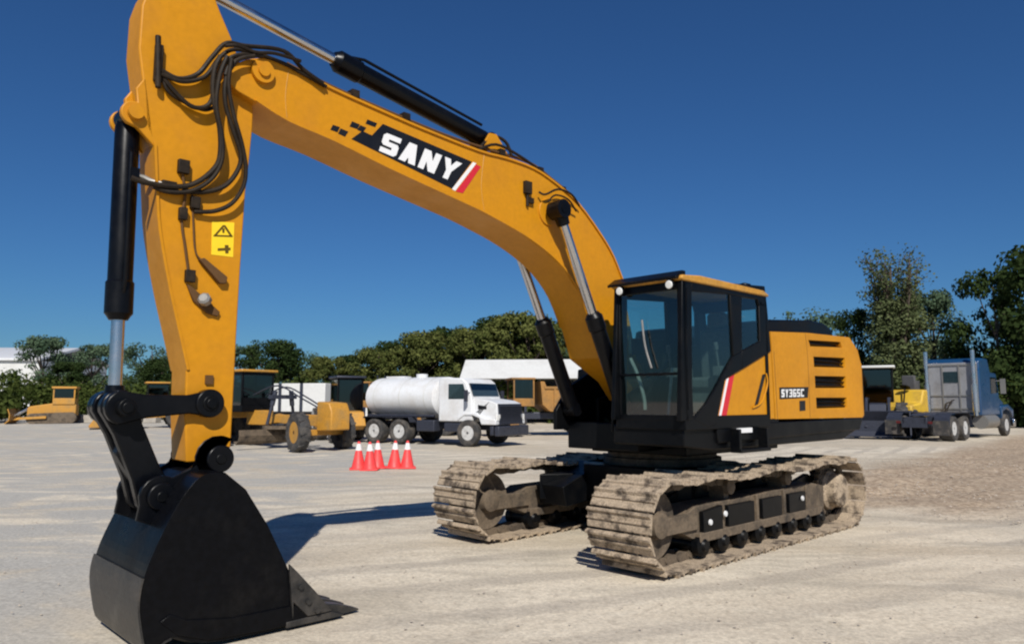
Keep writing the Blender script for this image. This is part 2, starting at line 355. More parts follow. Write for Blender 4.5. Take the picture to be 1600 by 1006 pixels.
# ---- undercarriage
u = MB()
u.zprism([(.95,.6),(.6,.9),(-.6,.9),(-.95,.6),(-.95,-.6),(-.6,-.9),(.6,-.9),(.95,-.6)], .50, .93)
for sx in (1, -1):
    for sy in (1, -1):
        u.prism([(sx*.25,.50),(sx*1.35,.40),(sx*1.42,.66),(sx*.6,.93),(sx*.2,.93)], min(sy*.55, sy*1.05), max(sy*.55, sy*1.05))
        u.zprism([(sx*.5, sy*.4),(sx*1.45, sy*.95),(sx*1.0, sy*1.12),(sx*.2, sy*.8)], .47, .80)
u.build('undercarriage_frame', M['black'], EX, bev=.012)
MB().lathe([(.80,0),(.80,.10),(.74,.11),(.74,.20),(.82,.21),(.82,.34)], (0,0,.92), (0,0,1), 48).build('slew_ring', M['dust'], EX)

RW = .448; XC = 2.19; ZC = .498
def track_path():
    P = []
    for k in range(41):                                        # bottom, front to rear
        P.append((XC-2*XC*k/40, ZC-RW))
    P += circ(-XC, ZC, RW, 270, 90, 20)[1:]
    for k in range(1, 40):
        x = -XC+2*XC*k/40; sag = -.065*abs(math.sin(math.pi*(x+.0)/1.45))**1.2 if abs(x) < 1.45 else -.05*math.sin(math.pi*(abs(x)-1.45)/.74)
        P.append((x, ZC+RW+sag+.0))
    P += circ(XC, ZC, RW, 90, -90, 20)
    return P[:-1]
def make_track(Y):
    P = [Vector(p) for p in track_path()]; n = len(P)
    L = [0]
    for i in range(n): L.append(L[-1]+(P[(i+1) % n]-P[i]).length)
    tot = L[-1]; ns = 52; pitch = tot/ns
    def at(s):
        s %= tot
        for i in range(n):
            if L[i+1] >= s:
                t = (s-L[i])/(L[i+1]-L[i]); return P[i].lerp(P[(i+1) % n], t)
    m = MB(); c = MB(); hw = .40
    for k in range(ns):
        p, q = at(k*pitch), at((k+1)*pitch); d = (q-p).normalized(); nn = Vector((d.y, -d.x))   # outward for this winding
        if nn.dot(((p+q)/2)-Vector(((max(-XC, min(XC, p.x))), ZC))) < 0: nn = -nn
        mid = (p+q)/2; ln = (q-p).length*.93/2; jig = random.uniform(-.004, .004)
        def pr(pts, y0, y1, mb):
            mb.prism([(mid.x+d.x*a+nn.x*b, mid.y+d.y*a+nn.y*b) for a, b in pts], y0, y1)
        pr([(-ln, .0),(-ln, .030),(-ln+.008, .052),(-ln+.030, .052),(-ln+.05, .024),(-.012, .018),(-.008, .036),(.010, .036),(.016, .016),(ln-.035, .012),(ln-.01, .004),(ln-.005, -.012),(0, -.006)], Y-hw+jig, Y+hw+jig, m)
        for yy in (Y-.11, Y+.07):
            pr([(-ln*1.05, -.085),(-ln*1.05, -.004),(ln*.95, -.004),(ln*.95, -.085),(0, -.10)], yy, yy+.04, c)
        c.cyl((p.x-nn.x*.05, Y-.12, p.y-nn.y*.05), (p.x-nn.x*.05, Y+.12, p.y-nn.y*.05), .028, n=8)
    bt = m.build('track_belt', M['shoe'], EX); c.build('track_chain', M['dust'], bt)
    f = MB(); so = 1 if Y > 0 else -1
    f.prism([(1.55,.28),(1.75,.36),(1.75,.52),(1.5,.62),(-1.4,.66),(-1.75,.60),(-1.75,.30),(-1.6,.26)], Y-.17, Y+.17)
    f.prism([(1.5,.24),(1.5,.34),(-1.55,.34),(-1.55,.24)], Y-.235, Y+.235)
    f.bx(.15,.20,Y-.21,Y+.21,.30,.64); f.bx(-.55,-.50,Y-.21,Y+.21,.30,.64); f.bx(.95,1.0,Y-.2,Y+.2,.28,.60); f.bx(-1.2,-1.15,Y-.2,Y+.2,.30,.64)
    f.bx(1.5,2.25,Y-.21,Y-.13,.38,.56); f.bx(1.5,2.25,Y+.13,Y+.21,.38,.56)
    f.prism([(-1.6,.28),(-1.6,.64),(-2.0,.72),(-2.3,.62),(-2.3,.36),(-2.0,.26)], Y-.2*so-.04, Y-.2*so+.04)
    fr = f.build('track_frame', M['dust'], EX, bev=.008)
    g = MB()
    for x0, x1 in ((.28,.88),(-.42,.08),(-1.08,-.62)): g.bx(x0, x1, Y+.19*so-.03, Y+.19*so+.03, .34, .58)
    g.prism([(1.02,.26),(1.42,.26),(1.42,.56),(1.02,.60)], Y+.2*so-.03, Y+.2*so+.03)
    g.build('guard_plate', M['black'], fr, bev=.006)
    for k in range(8):
        x = 1.42-k*.42
        MB().lathe([(.05,-.26),(.07,-.235),(.125,-.22),(.125,-.14),(.095,-.12),(.095,.12),(.125,.14),(.125,.22),(.07,.235),(.05,.26)], (x, Y, .205), (0,1,0), 20).build('bottom_roller', M['black'], fr)
    for x in (.72, -.72):
        r_ = MB().lathe([(.04,-.2),(.09,-.17),(.09,-.1),(.07,-.09),(.07,.09),(.09,.1),(.09,.17),(.04,.2)], (x, Y, .775), (0,1,0), 20)
        r_.bx(x-.05, x+.05, Y-.1, Y+.1, .62, .74); r_.build('carrier_roller', M['dust'], fr)
    iw = MB().lathe([(.06,-.24),(.13,-.22),(.15,-.13),(.30,-.10),(.36,-.12),(.36,-.07),(.325,-.05),(.325,.05),(.36,.07),(.36,.12),(.30,.10),(.15,.13),(.13,.22),(.06,.24)], (XC, Y, ZC), (0,1,0), 40)
    iw.build('idler_wheel', M['dust'], EX)
    s = MB(); T = []
    for k in range(46):
        a = 360*k/46; T.append((-XC+math.cos(R(a))*(.37 if k % 2 else .31), ZC+math.sin(R(a))*(.37 if k % 2 else .31)))
    s.prism(T, Y-.035, Y+.035); sp = s.build('drive_sprocket', M['dust'], EX, bev=.004)
    h = MB().lathe([(.28,0),(.28,.06),(.24,.10),(.23,.20),(.20,.235),(.08,.245),(.001,.245)], (-XC, Y+.02*so, ZC), (0, so, 0), 36)
    for k in range(12): a = k*math.pi/6; h.cyl((-XC+.255*math.cos(a), Y+.06*so, ZC+.255*math.sin(a)), (-XC+.255*math.cos(a), Y+.10*so, ZC+.255*math.sin(a)), .016, n=6)
    h.build('hub_cover', M['shoe'], sp)
    for x, z in ((1.30,.44),(.98,.50),(-.95,.50)): MB().lathe([(.034,0),(.03,.015),(.0,.018)], (x, Y+.235*so, z), (0, so, 0), 12).build('grease_cap', M['white'], fr)
make_track(1.3); make_track(-1.3)

# ---- revolving deck
SY = 1.58
d = MB()
d.prism([(1.80,1.28),(1.80,1.50),(-2.35,1.50),(-2.75,1.50),(-2.75,1.33),(-2.3,1.22),(1.2,1.22)], .60, SY-.03)
d.prism([(1.32,1.16),(1.32,1.497),(-2.35,1.497),(-2.72,1.497),(-2.72,1.33),(-2.3,1.18),(1.2,1.16)], -.55, .60)
d.prism([(.0,1.24),(.0,1.49),(-2.35,1.49),(-2.70,1.49),(-2.70,1.33),(-2.3,1.24)], -1.45, -.55)
d.bx(-1.5, .85, -.54, .95, 1.10, 1.21)
d.build('deck', M['black'], EX, bev=.015)
d = MB(); d.prism(AL([(1120,664),(1348,653),(1343,671),(1292,675.5),(1209,684),(1122,692)], SY), SY-.06, SY+.005)
d.build('deck_skirt', M['black'], EX, bev=.01)
MB().bx(*sorted((A(1150,665,SY)[0], A(1172,672,SY)[0])), SY+.005, SY+.03, 1.40, 1.455).build('step_light', M['decal_white'], EX)
# side door panel, engine housing, counterweight
YT = SY
door = AL([(1120,662),(1134,591),(1168,569),(1205,547),(1211,654.5)], YT)
sd_ = MB().prism(door, YT-.07, YT).build('side_door', M['yellow'], EX, bev=.012)
MB().prism(AL([(1120.5,661),(1134.5,592),(1147,585),(1133,660)], YT), YT, YT+.004).build('red_stripe', M['red'], sd_)
MB().prism(AL([(1120.5,661),(1134.5,592),(1138,590),(1124,660.6)], YT), YT+.004, YT+.007).build('white_stripe', M['decal_white'], sd_)
MB().prism(AL([(1191,585),(1196,584),(1184,631),(1179,633)], YT), YT, YT+.006).build('handle_recess', M['decal_black'], sd_)
m = MB(); m.tube([A3(1197,583,YT+.012), A3(1199,600,YT+.02), A3(1190,628,YT+.02), A3(1176,637,YT+.012)], .010); m.build('handle', M['yellow'], sd_)
hs_pts = AL([(1212,654.5),(1206,546),(1204,518),(1262,520),(1327,527),(1340,547),(1345,568),(1347,622),(1349,648),(1348,652)], YT)
# housing as a hollow-looking body: near face with openings built from strips
vent_px = [[(1263,531),(1313,534),(1316,543),(1266,541)], [(1271,557),(1320,559),(1321,574.5),(1272,573)], [(1273,587),(1321.5,588),(1322.5,606),(1274,606)], [(1275,621),(1323,621),(1324,636.5),(1276,638)]]
hb_ = MB().prism([(p[0], p[1]) for p in hs_pts], -SY, YT)
hz0 = min(p[1] for p in hs_pts)
house = hb_.build('engine_housing', M['yellow'], EX, bev=.02)
cut = MB()
for v in vent_px: cut.prism(AL(v, YT), YT-.09, YT+.1)
co = cut.build('vent_cutter', M['black'], None); 
md = house.modifiers.new('cut', 'BOOLEAN'); md.object = co; md.operation = 'DIFFERENCE'; md.solver = 'EXACT'
house.modifiers.move(1, 0)
co.parent = EX
bpy.context.view_layer.update()
dg = bpy.context.evaluated_depsgraph_get(); me2 = bpy.data.meshes.new_from_object(house.evaluated_get(dg)); house.modifiers.clear(); house.data = me2
bpy.data.objects.remove(co)
for v in vent_px:
    P = AL(v, YT); xs = [p[0] for p in P]; zs = [p[1] for p in P]
    x0, x1 = min(xs)+.01, max(xs)-.01; z0, z1 = min(zs)+.0, max(zs)
    m = MB(); m.prism(P, YT-.088, YT-.080)
    k = max(2, int((z1-z0)/.05))
    for i in range(k):
        z = z0+(z1-z0)*(i+.5)/k; m.bx(x0, x1, YT-.06, YT-.02, z-.006, z+.006, rot=Matrix.Rotation(R(35), 3, 'X'))
    m.build('vent', M['black'], house)
def lines_on(pts, Y, r, m, name, parent): MB().tube([A3(x, y, Y) for x, y in pts], r, 5).build(name, m, parent)
M['seam'] = mat('panel_gap', (.10, .045, .01), .8, var=.1)
lines_on([(1258,521),(1262,560),(1266,655)], YT+.0, .0035, M['seam'], 'seam', house)
lines_on([(1209,549),(1215,654)], YT+.0, .004, M['seam'], 'seam', house)
# model label: pale characters on black
lp = MB().prism(AL([(1217.5,605),(1263,604.5),(1262,621),(1218,623.5)], YT), YT, YT+.003).build('model_label', M['decal_black'], house)
MB().prism(AL([(1249,626),(1258,625.6),(1258.3,641),(1249.3,642)], YT), YT, YT+.003).build('warning_sticker', M['decal_black'], house)
GL = {  # block glyph strokes on a 0..1 grid (x right, y down)
 'S': [[(.14,.0),(1,.0),(1,.25),(.0,.25),(0,.12)],[(0,.25),(.36,.25),(.36,.38),(0,.38)],[(0,.38),(.9,.38),(1,.5),(1,.62),(.12,.62),(0,.52)],[(.64,.62),(1,.62),(1,.75),(.64,.75)],[(0,.75),(1,.75),(1,.88),(.86,1),(0,1)]],
 'A': [[(.28,0),(.72,0),(.40,1),(0,1)],[(.28,0),(.72,0),(1,1),(.60,1)],[(.3,.58),(.7,.58),(.7,.78),(.3,.78)]],
 'N': [[(0,0),(.34,0),(.34,1),(0,1)],[(.66,0),(1,0),(1,1),(.66,1)],[(.0,0),(.38,0),(1,1),(.62,1)]],
 'Y': [[(0,0),(.34,0),(.65,.58),(.35,.58)],[(.66,0),(1,0),(.65,.58),(.35,.58)],[(.35,.5),(.65,.5),(.65,1),(.35,1)]],
 '3': [[(0,0),(1,0),(1,.2),(0,.2)],[(.7,.2),(1,.2),(1,.4),(.7,.4)],[(.2,.4),(1,.4),(1,.6),(.2,.6)],[(.7,.6),(1,.6),(1,.8),(.7,.8)],[(0,.8),(1,.8),(1,1),(0,1)]],
 '6': [[(0,0),(1,0),(1,.2),(0,.2)],[(0,.2),(.3,.2),(.3,.8),(0,.8)],[(.3,.42),(1,.42),(1,.6),(.3,.6)],[(.7,.6),(1,.6),(1,.8),(.7,.8)],[(0,.8),(1,.8),(1,1),(0,1)]],
 '5': [[(0,0),(1,0),(1,.2),(0,.2)],[(0,.2),(.3,.2),(.3,.42),(0,.42)],[(0,.42),(1,.42),(1,.6),(0,.6)],[(.7,.6),(1,.6),(1,.8),(.7,.8)],[(0,.8),(1,.8),(1,1),(0,1)]],
 'C': [[(0,0),(1,0),(1,.22),(0,.22)],[(0,.22),(.3,.22),(.3,.78),(0,.78)],[(0,.78),(1,.78),(1,1),(0,1)]],
}
def letters(word, q, Y, m, parent, gap=.14, name='letter', t=.003):
    TL, TR, BR, BL = [np.array(p, float) for p in q]; n = len(word); wd = (1-gap*(n-1)/n)/n*1.0
    for i, ch in enumerate(word):
        u0 = i*(1-wd)/(n-1) if n > 1 else 0
        b = MB()
        for j, st in enumerate(GL[ch]):
            pts = []
            for (x, y) in st:
                uu = u0+x*wd; top = TL+(TR-TL)*uu; bot = BL+(BR-BL)*uu; p = top+(bot-top)*y; pts.append(A(p[0], p[1], Y))
            b.prism(pts, Y, Y+t+.0002*j)
        b.build(name, m, parent)
letters('SY365C', [(1221,608),(1256,607.5),(1256,619.5),(1221,620.5)], YT+.003, M['decal_white'], lp, .25, t=.002)
# counterweight: rounded heavy block at the back
cw = []
xr = A(1349,648,YT)[0]
for k in range(20):
    a = R(-90+180*k/12); cw.append((xr-.02-.62*math.cos(a)**.8 if math.cos(a) > 1e-6 else xr-.02, SY*.985*math.sin(a)))
zt = A(1327,527,YT)[1]
m = MB().zprism(cw+[(xr+.3, SY*.985), (xr+.3, -SY*.985)], 1.52, zt-.35); m.build('counterweight', M['yellow'], EX, bev=.05)
m = MB(); hx0 = A(1203,502,1.1)[0]; hzt = A(1235,500,1.1)[1]
hp = [A(1192,522,1.1), A(1193,502,1.1), A(1205,499,1.1), A(1268,500,1.1), A(1288,505,1.1), A(1300,515,1.1), A(1303,526,1.1)]
m.prism(hp, -1.1, 1.1); m.build('engine_hood', M['black'], EX, bev=.03)
m = MB(); m.cyl((-1.7,-.55,2.6),(-1.7,-.55,2.95),.07); m.build('exhaust_pipe', M['black'], EX)
# right-hand housing (fuel tank and tool box) beyond the boom
m = MB(); m.prism([(-.2,1.5),(-.2,2.3),(.0,2.25),(.05,1.5)], -SY+.05, -.62); m.build('fuel_tank', M['black'], EX, bev=.02)
m = MB(); m.prism([(-.35,1.48),(-.1,2.62),(.1,2.62),(.1,1.48)], -.6, SY-.02)
m.prism([(.0,1.4),(.0,2.55),(.45,2.35),(1.3,1.95),(1.55,1.65),(1.55,1.4)], -.60, -.54)
m.prism([(.0,1.4),(.0,2.35),(.45,2.25),(1.3,1.85),(1.6,1.65),(1.6,1.4)], .40, .44)
m.prism([(.0,1.4),(.0,2.0),(1.0,1.8),(1.0,1.4)], -.34, -.29); m.build('boom_bracket', M['black'], EX, bev=.01)
for yy in (-.42, .42):
    m = MB(); m.prism([(1.15,1.45),(1.2,1.75)]+circ(1.40,1.66,.14,120,-40,8)+[(1.55,1.45)], yy-.05, yy+.05)

# ---- cab
CF = 1.83; CR = -.05; CY0, CY1 = .66, 1.60
cab = MB()
th = .055
sideF = [(1066,438),(1078,440),(1079,556),(1082,660),(1064,658)]      # A pillar
def sidepl(pts, Y0, Y1, mb, Yt=CY1): mb.prism(AL(pts, Yt), Y0, Y1)
for (Y0, Y1) in ((CY1-th, CY1), (CY0, CY0+th)):
    sidepl([(1066,436),(1081,437),(1082,600),(1084,655),(1064,658)], Y0, Y1, cab)
    sidepl([(1081,437),(1195,447),(1199,480),(1186,478),(1184,468),(1157,463),(1141,460),(1081,455)], Y0, Y1, cab)
    sidepl([(1141,460),(1159,463),(1160,548),(1146,556)], Y0, Y1, cab)
    sidepl([(1186,468),(1199,480),(1205,549),(1160,577),(1160,548),(1188,533)], Y0, Y1, cab)
    sidepl([(1146,556),(1160,548),(1160,577),(1134,592),(1120,662),(1108,668),(1084,655),(1104,632),(1122,600)], Y0, Y1, cab)
b0 = A(1064,658,CY1)[1]; zt = A(1066,430,CY1)[1]
for y in (CY0, CY1-th-.02): cab.bx(CF-.07, CF, y, y+th+.02, b0, zt-.03)
cab.bx(CF-.06, CF+.002, CY0, CY1, zt-.14, zt-.03)
cab.bx(CF-.06, CF+.002, CY0, CY1, b0, b0+.06)
zs = AX(1010,585,CF)[2]; cab.bx(CF-.03, CF+.004, CY0+.05, CY1-.05, zs-.015, zs+.015)
cab.bx(CR, CR+.05, CY0, CY1, b0, b0+.9); cab.bx(CR, CR+.05, CY0, CY1, zt-.2, zt-.03)
for y in (CY0, CY1-th): cab.bx(CR, CR+.06, y, y+th, b0, zt-.05)
cab.bx(CR, CF, CY0+.003, CY1-.003, b0-.10, b0+.05)
CAB = cab.build('cab', M['black'], EX, bev=.008)
rf = MB(); rz = zt-.035
rf.prism([(CF+.04, rz),(CF+.02, rz+.04),(CF-.35, rz+.070),(CR+.1, rz+.05),(CR-.03, rz+.01),(CR-.03, rz-.02),(CF,rz-.02)], CY0-.02, CY1+.02)
rf.build('roof', M['yellow2'], CAB, bev=.03)
m = MB(); m.prism([(CF+.09, rz-.01),(CF+.09, rz+.02),(CF-.04, rz+.10),(CF-.10, rz+.10),(CF-.10, rz+.03)], CY0-.03, CY1-.02); m.build('visor', M['black'], CAB, bev=.008)
def pane(pts, Y, name='window', mt='glass'): MB().prism(AL(pts, CY1), Y, Y+.008).build(name, M[mt], CAB)
for Y in (CY1-.03, CY0+.02):
    pane([(1080,453),(1142,458),(1148,556),(1124,602),(1106,634),(1083,657)], Y)
    pane([(1157,461),(1187,466),(1190,534),(1159,550)], Y)
MB().bx(CF-.035, CF-.027, CY0+.05, CY1-.05, zs, zt-.1).build('windshield', M['glass'], CAB)
MB().bx(CF-.035, CF-.027, CY0+.05, CY1-.05, b0+.04, zs).build('windshield', M['glass'], CAB)
MB().bx(CR+.02, CR+.028, CY0+.05, CY1-.05, b0+.85, zt-.15).build('rear_window', M['glass'], CAB)
m = MB(); m.bx(.35,.85,.88,1.38,b0+.35,b0+.50); m.bx(.28,.42,.90,1.36,b0+.45,b0+1.12); m.bx(.28,.40,1.0,1.26,b0+1.12,b0+1.32); m.bx(.45,.8,.95,1.3,b0+.05,b0+.35)
m.build('seat', M['seat'], CAB, bev=.04)
m = MB(); 
for y in (.80, 1.46): m.bx(.5,.95,y-.06,y+.06,b0+.5,b0+.62); m.cyl((.9,y,b0+.6),(.95,y,b0+.82),.015); m.cyl((.94,y,b0+.80),(.96,y,b0+.90),.028)
m.build('console', M['seat'], CAB, bev=.02)
m = MB(); m.cyl((1.35,1.05,b0+.05),(1.25,1.05,b0+.6),.018); m.cyl((1.35,1.22,b0+.05),(1.25,1.22,b0+.6),.018); m.build('travel_lever', M['steel'], CAB)
m = MB(); m.bx(1.55,1.60,.72,.98,b0+.75,b0+.95); m.build('monitor', M['black'], CAB, bev=.01)
m = MB(); m.tube([AX(1003,500,CF+.02), AX(1008,540,CF+.03), AX(1018,575,CF+.03)], .012); m.tube([AX(985,560,CF-.1), AX(996,585,CF-.1), AX(1006,620,CF-.1), AX(1008,640,CF-.1)], .022); m.build('grab_rail', M['steel'], CAB)
m = MB(); m.tube([A3(1073,450,CY1+.05), A3(1073,545,CY1+.06), A3(1076,640,CY1+.05)], .011, sub=1); m.build('handrail', M['black'], CAB)
m = MB(); p = A3(1172,436,1.3); m.lathe([(.09,0),(.095,.03),(.08,.09),(.02,.11)], (.17, 1.42, rz+.045), (0,0,1), 16); m.build('beacon', M['black'], CAB)
for yy in (1.48, .8):
    m = MB(); m.lathe([(.02,-.05),(.05,-.03),(.055,.02),(.05,.03)], (CF+.05, yy, rz-.06), (1,0,-.15), 16); l = m.build('work_lamp', M['black'], CAB)
    MB().lathe([(.046,0),(.04,.008),(.001,.01)], (CF+.08, yy, rz-.064), (1,0,-.15), 16).build('lens', M['lamp'], l)
m = MB(); m.bx(.2,.9,CY1-.02,CY1+.12,1.18,1.22); m.bx(.2,.25,CY1-.02,CY1+.1,1.2,1.45); m.bx(.85,.9,CY1-.02,CY1+.1,1.2,1.45); 
m.build('step', M['black'], EX, bev=.006)

# ---- boom
BW = .25
top = [(362,103),(385,93),(412,90),(440,97),(470,112),(520,138),(600,174),(660,200),(746,234),(790,246),(833,262),(867,285),(902,316),(937,364),(958,400),(974,441),(980,482)]
bot = [(938,559),(924,508),(905,458),(880,420),(850,391),(815,366),(780,346),(746,328),(694,304),(607,264),(520,221),(450,191),(398,158),(372,143),(360,132),(356,116)]
topM = AL(top, BW); botM = AL(bot, BW)
foot = [(1.22,2.35)]+circ(.72,1.88,.17,20,-140,6)[::1]
B_out = topM+[(1.02,2.25)]+circ(.70,1.88,.17,10,-170,6)[::-1][:0]+[(.86,1.95),(.80,1.74),(.64,1.72),(.56,1.86),(.62,2.05)][::-1][:0]+botM
# heel of the boom: narrows to the foot pin
B_out = topM+[(.86,2.32),(.58,2.02),(.55,1.86),(.66,1.74),(.82,1.78),(1.05,2.02)]+botM
B_out = [B_out[0]]+B_out[1:]
boom = MB().prism(B_out, -BW, BW).build('boom', M['yellow'], EX, bev=.008)
# top flange
m = MB(); tp = spline(topM[3:-1], 3); m.strip(tp, -BW-.02, BW+.02, .022); m.build('top_flange', M['yellow'], boom)
m = MB(); bp_ = spline(botM[1:-3], 3); m.strip(bp_, -BW-.02, BW+.02, .022); m.build('bottom_flange', M['yellow'], boom)
lines_on([(452,105),(446,150),(449,190)], BW, .004, M['yellow2'], 'weld_seam', boom)
lines_on([(757,238),(752,290),(757,332)], BW, .004, M['yellow2'], 'weld_seam', boom)
# name plate, stripes, squares
YB = BW+.003
pl = MB().prism(AL([(598,194),(737,253),(706,295),(549,217.5),(566,205),(581,212)], BW), BW, YB).build('name_plate', M['decal_black'], boom)
letters('SANY', [(601,207),(722,256),(708,284.5),(592,236)], YB, M['decal_white'], pl, .16)
MB().prism(AL([(739,253.6),(744,255.6),(711,298.5),(706,295.6)], BW), BW, YB).build('white_stripe', M['decal_white'], boom)
MB().prism(AL([(744,257),(751,261),(723,302),(712,299.5)], BW), BW, YB).build('red_stripe', M['red'], boom)
for q in ([(520,195.5),(531,199),(527,207),(516,203)], [(532,201),(544,206),(539,214),(528,209)], [(550,190),(562,195),(558,202),(546,198)], [(563,196),(572,200),(567,207),(558,203)], [(574,187),(589,193),(586,199),(571,193.5)]):
    MB().prism(AL(q, BW), BW, YB).build('black_square', M['decal_black'], boom)
# brackets and pins on the boom
C1 = A(873,328,.42)
m = MB(); m.cyl((C1[0], -.52, C1[1]), (C1[0], .52, C1[1]), .055)
m.build('cylinder_pin', M['black'], boom)
MB().cyl((C1[0], -.27, C1[1]), (C1[0], .27, C1[1]), .16).build('pin_boss', M['yellow'], boom, bev=.006)
MB().tube([A3(905,322,.3), A3(893,304,.34), A3(872,296,.34), A3(852,304,.33), A3(842,300,.3)], .013).tube([A3(900,330,.3), A3(888,312,.36), A3(868,305,.36), A3(856,316,.36)], .011).build('hose', M['hose'], boom)
for x_, y_ in ((826,300),(858,322)):
    pass
m = MB(); q = A3(825,300,BW+.03); m.bx(q[0]-.05, q[0]+.05, BW, BW+.05, q[2]-.02, q[2]+.12); m.cyl((q[0], BW+.02, q[2]-.16), (q[0], BW+.02, q[2]+.05), .018); m.bx(q[0]-.09,q[0]+.0,BW,BW+.04,q[2]-.12,q[2]-.06)
m.build('hose_clamp', M['hose'], boom)
tipc = A(376,118,BW)
m = MB(); m.cyl((6.04,-BW-.04,4.54),(6.04,BW+.04,4.54),.10); m.cyl((6.04,-BW-.06,4.54),(6.04,BW+.06,4.54),.05); m.build('tip_pin', M['yellow'], boom)
# pipes along the top of the boom
for k, (yy, dz) in enumerate(((.17,9),(.08,9),(-.08,9),(-.17,8))):
    m = MB(); m.tube([(A(x, y-dz, BW)[0], yy, A(x, y-dz, BW)[1]) for x, y in ((455,104),(520,138),(600,174),(700,216),(770,240),(833,260),(870,287),(905,318),(940,366))], .017)
    m.build('hydraulic_pipe', M['hose' if k % 2 else 'seam'], boom)
for x, y in ((560,148),(640,184),(790,240),(850,268),(885,298)):
    q = A(x, y, BW); m = MB(); m.bx(q[0]-.04, q[0]+.04, -.21, .21, q[1]-.01, q[1]+.06); m.build('pipe_clamp', M['hose'], boom)
m = MB()
m.tube([A3(748,232,.15), A3(770,214,.12), A3(790,222,.12), A3(800,245,.15)], .018); m.tube([A3(742,238,.2), A3(775,226,.2), A3(815,246,.22), A3(845,268,.2)], .016)
m.build('hose', M['hose'], boom)

# ---- cylinders
def cylinder(name, base, tip, split, rb, rr, Y, gl=.25, ext=0):
    b = Vector((base[0], Y, base[1])); t = Vector((tip[0], Y, tip[1])); d = (t-b).normalized(); L = (t-b).length; s = b+d*(L*split)
    m = MB(); m.lathe([(rb*.7, -.02),(rb, .08),(rb, L*split-gl),(rb*1.13, L*split-gl+.015),(rb*1.13, L*split-.05),(rb*.95, L*split-.03),(rb*.75, L*split)], b, d, 32)
    m.cyl((b.x, Y-rb*.9, b.z), (b.x, Y+rb*.9, b.z), rb*.95)
    o = m.build(name, M['satin'], EX)
    r_ = MB(); r_.cyl(s-d*.05, t, rr, n=28); r_.build('rod', M['chrome'], o)
    e = MB(); e.cyl((t.x, Y-rr*1.7, t.z), (t.x, Y+rr*1.7, t.z), rr*2.0); e.cyl(t-d*rr*3.4, t, rr*1.35, rr*1.7); e.build('rod_eye', M['satin'], o)
    return o, b, d, L
E1 = A(975,640,.42)
for yy in (.42, -.42):
    cylinder('boom_cylinder', E1, C1, .50, .095, .055, yy, .22)
# stick cylinder above the boom
SB = A(762,222,0); ST = A(296,-28,0)
g_ = A(520,96,0); Ls = math.hypot(ST[0]-SB[0], ST[1]-SB[1]); sp_ = math.hypot(g_[0]-SB[0], g_[1]-SB[1])/Ls
o, b, d, L = cylinder('stick_cylinder', SB, ST, sp_, .095, .052, 0, .30)
m = MB(); nrm = Vector((-d.z, 0, d.x)); nrm = nrm if nrm.z > 0 else -nrm
m.tube([b+d*.15+nrm*.13+Vector((0,.04,0)), b+d*(L*sp_-.3)+nrm*.13+Vector((0,.04,0)), b+d*(L*sp_-.12)+nrm*.09], .016, sub=1); m.build('oil_pipe', M['satin'], o)
m = MB()
for yy in (-.14, .12): m.prism([(SB[0]-.25, SB[1]-.22), (SB[0]+.0, SB[1]+.05), (SB[0]+.1, SB[1]+.04), (SB[0]+.2, SB[1]-.12)], yy, yy+.03)
m.build('cylinder_bracket', M['yellow'], boom, bev=.004)

# ---- stick
SW = .16
stick_px = [(222,8),(232,-18),(262,-60),(300,-66),(322,-40),(345,20),(362,60),(374,95),(396,172),(395,200),(389,260),(384,300),(376,420),(370,523),(366,602),(361,698),(345,716),(300,722),(291,722),(289,650),(291,578),(279,523),(263,451),(247,360),(243,300),(240,225),(228,195),(225,140),(217,75)]
stick = MB().prism(AL(stick_px, SW), -SW, SW).build('stick', M['yellow'], EX, bev=.012)
KP = A(200,186,0)
m = MB()
for yy in (-SW, SW-.05): m.prism([A(228,120,SW), A(242,230,SW), (KP[0]-.02, KP[1]-.10)]+circ(KP[0], KP[1], .095, -60, 100, 8)+[(KP[0]+.0, KP[1]+.2)], yy, yy+.05)
m.build('cylinder_bracket', M['yellow'], stick, bev=.008)
m = MB(); m.cyl((KP[0],-SW-.06,KP[1]),(KP[0],SW+.05,KP[1]),.055); m.build('cylinder_pin', M['yellow'], stick)
m = MB(); a_ = AL([(225,140),(217,75),(222,20)], SW); m.strip(spline(AL([(291,578),(279,523),(263,451),(247,360),(243,300),(240,225)], SW), 3), -SW-.015, SW+.015, .02); m.build('front_flange', M['yellow'], stick)
# sticker
st = MB().prism(AL([(331,346),(366,348),(364,402),(330,398)], SW), SW, SW+.003).build('warning_sticker', M['sticker'], stick)
m = MB()
for q in ([(348,352),(352,352),(337,369),(333,369)], [(348,352),(352,352),(364,370),(360,370)], [(334,367),(363,368),(363,370.5),(334,369.5)], [(347,357),(351,357),(350.5,364),(347.5,364)]): m.prism(AL(q, SW+.003), SW+.003, SW+.005)
m.prism(AL([(351,383),(357,383),(357,396),(352,396)], SW+.003), SW+.003, SW+.005); m.prism(AL([(340,388),(360,387),(360,391),(340,392)], SW+.003), SW+.003, SW+.0055)
m.build('sticker_symbol', mat('sticker_ink', (.10, .06, .0), .5), st)
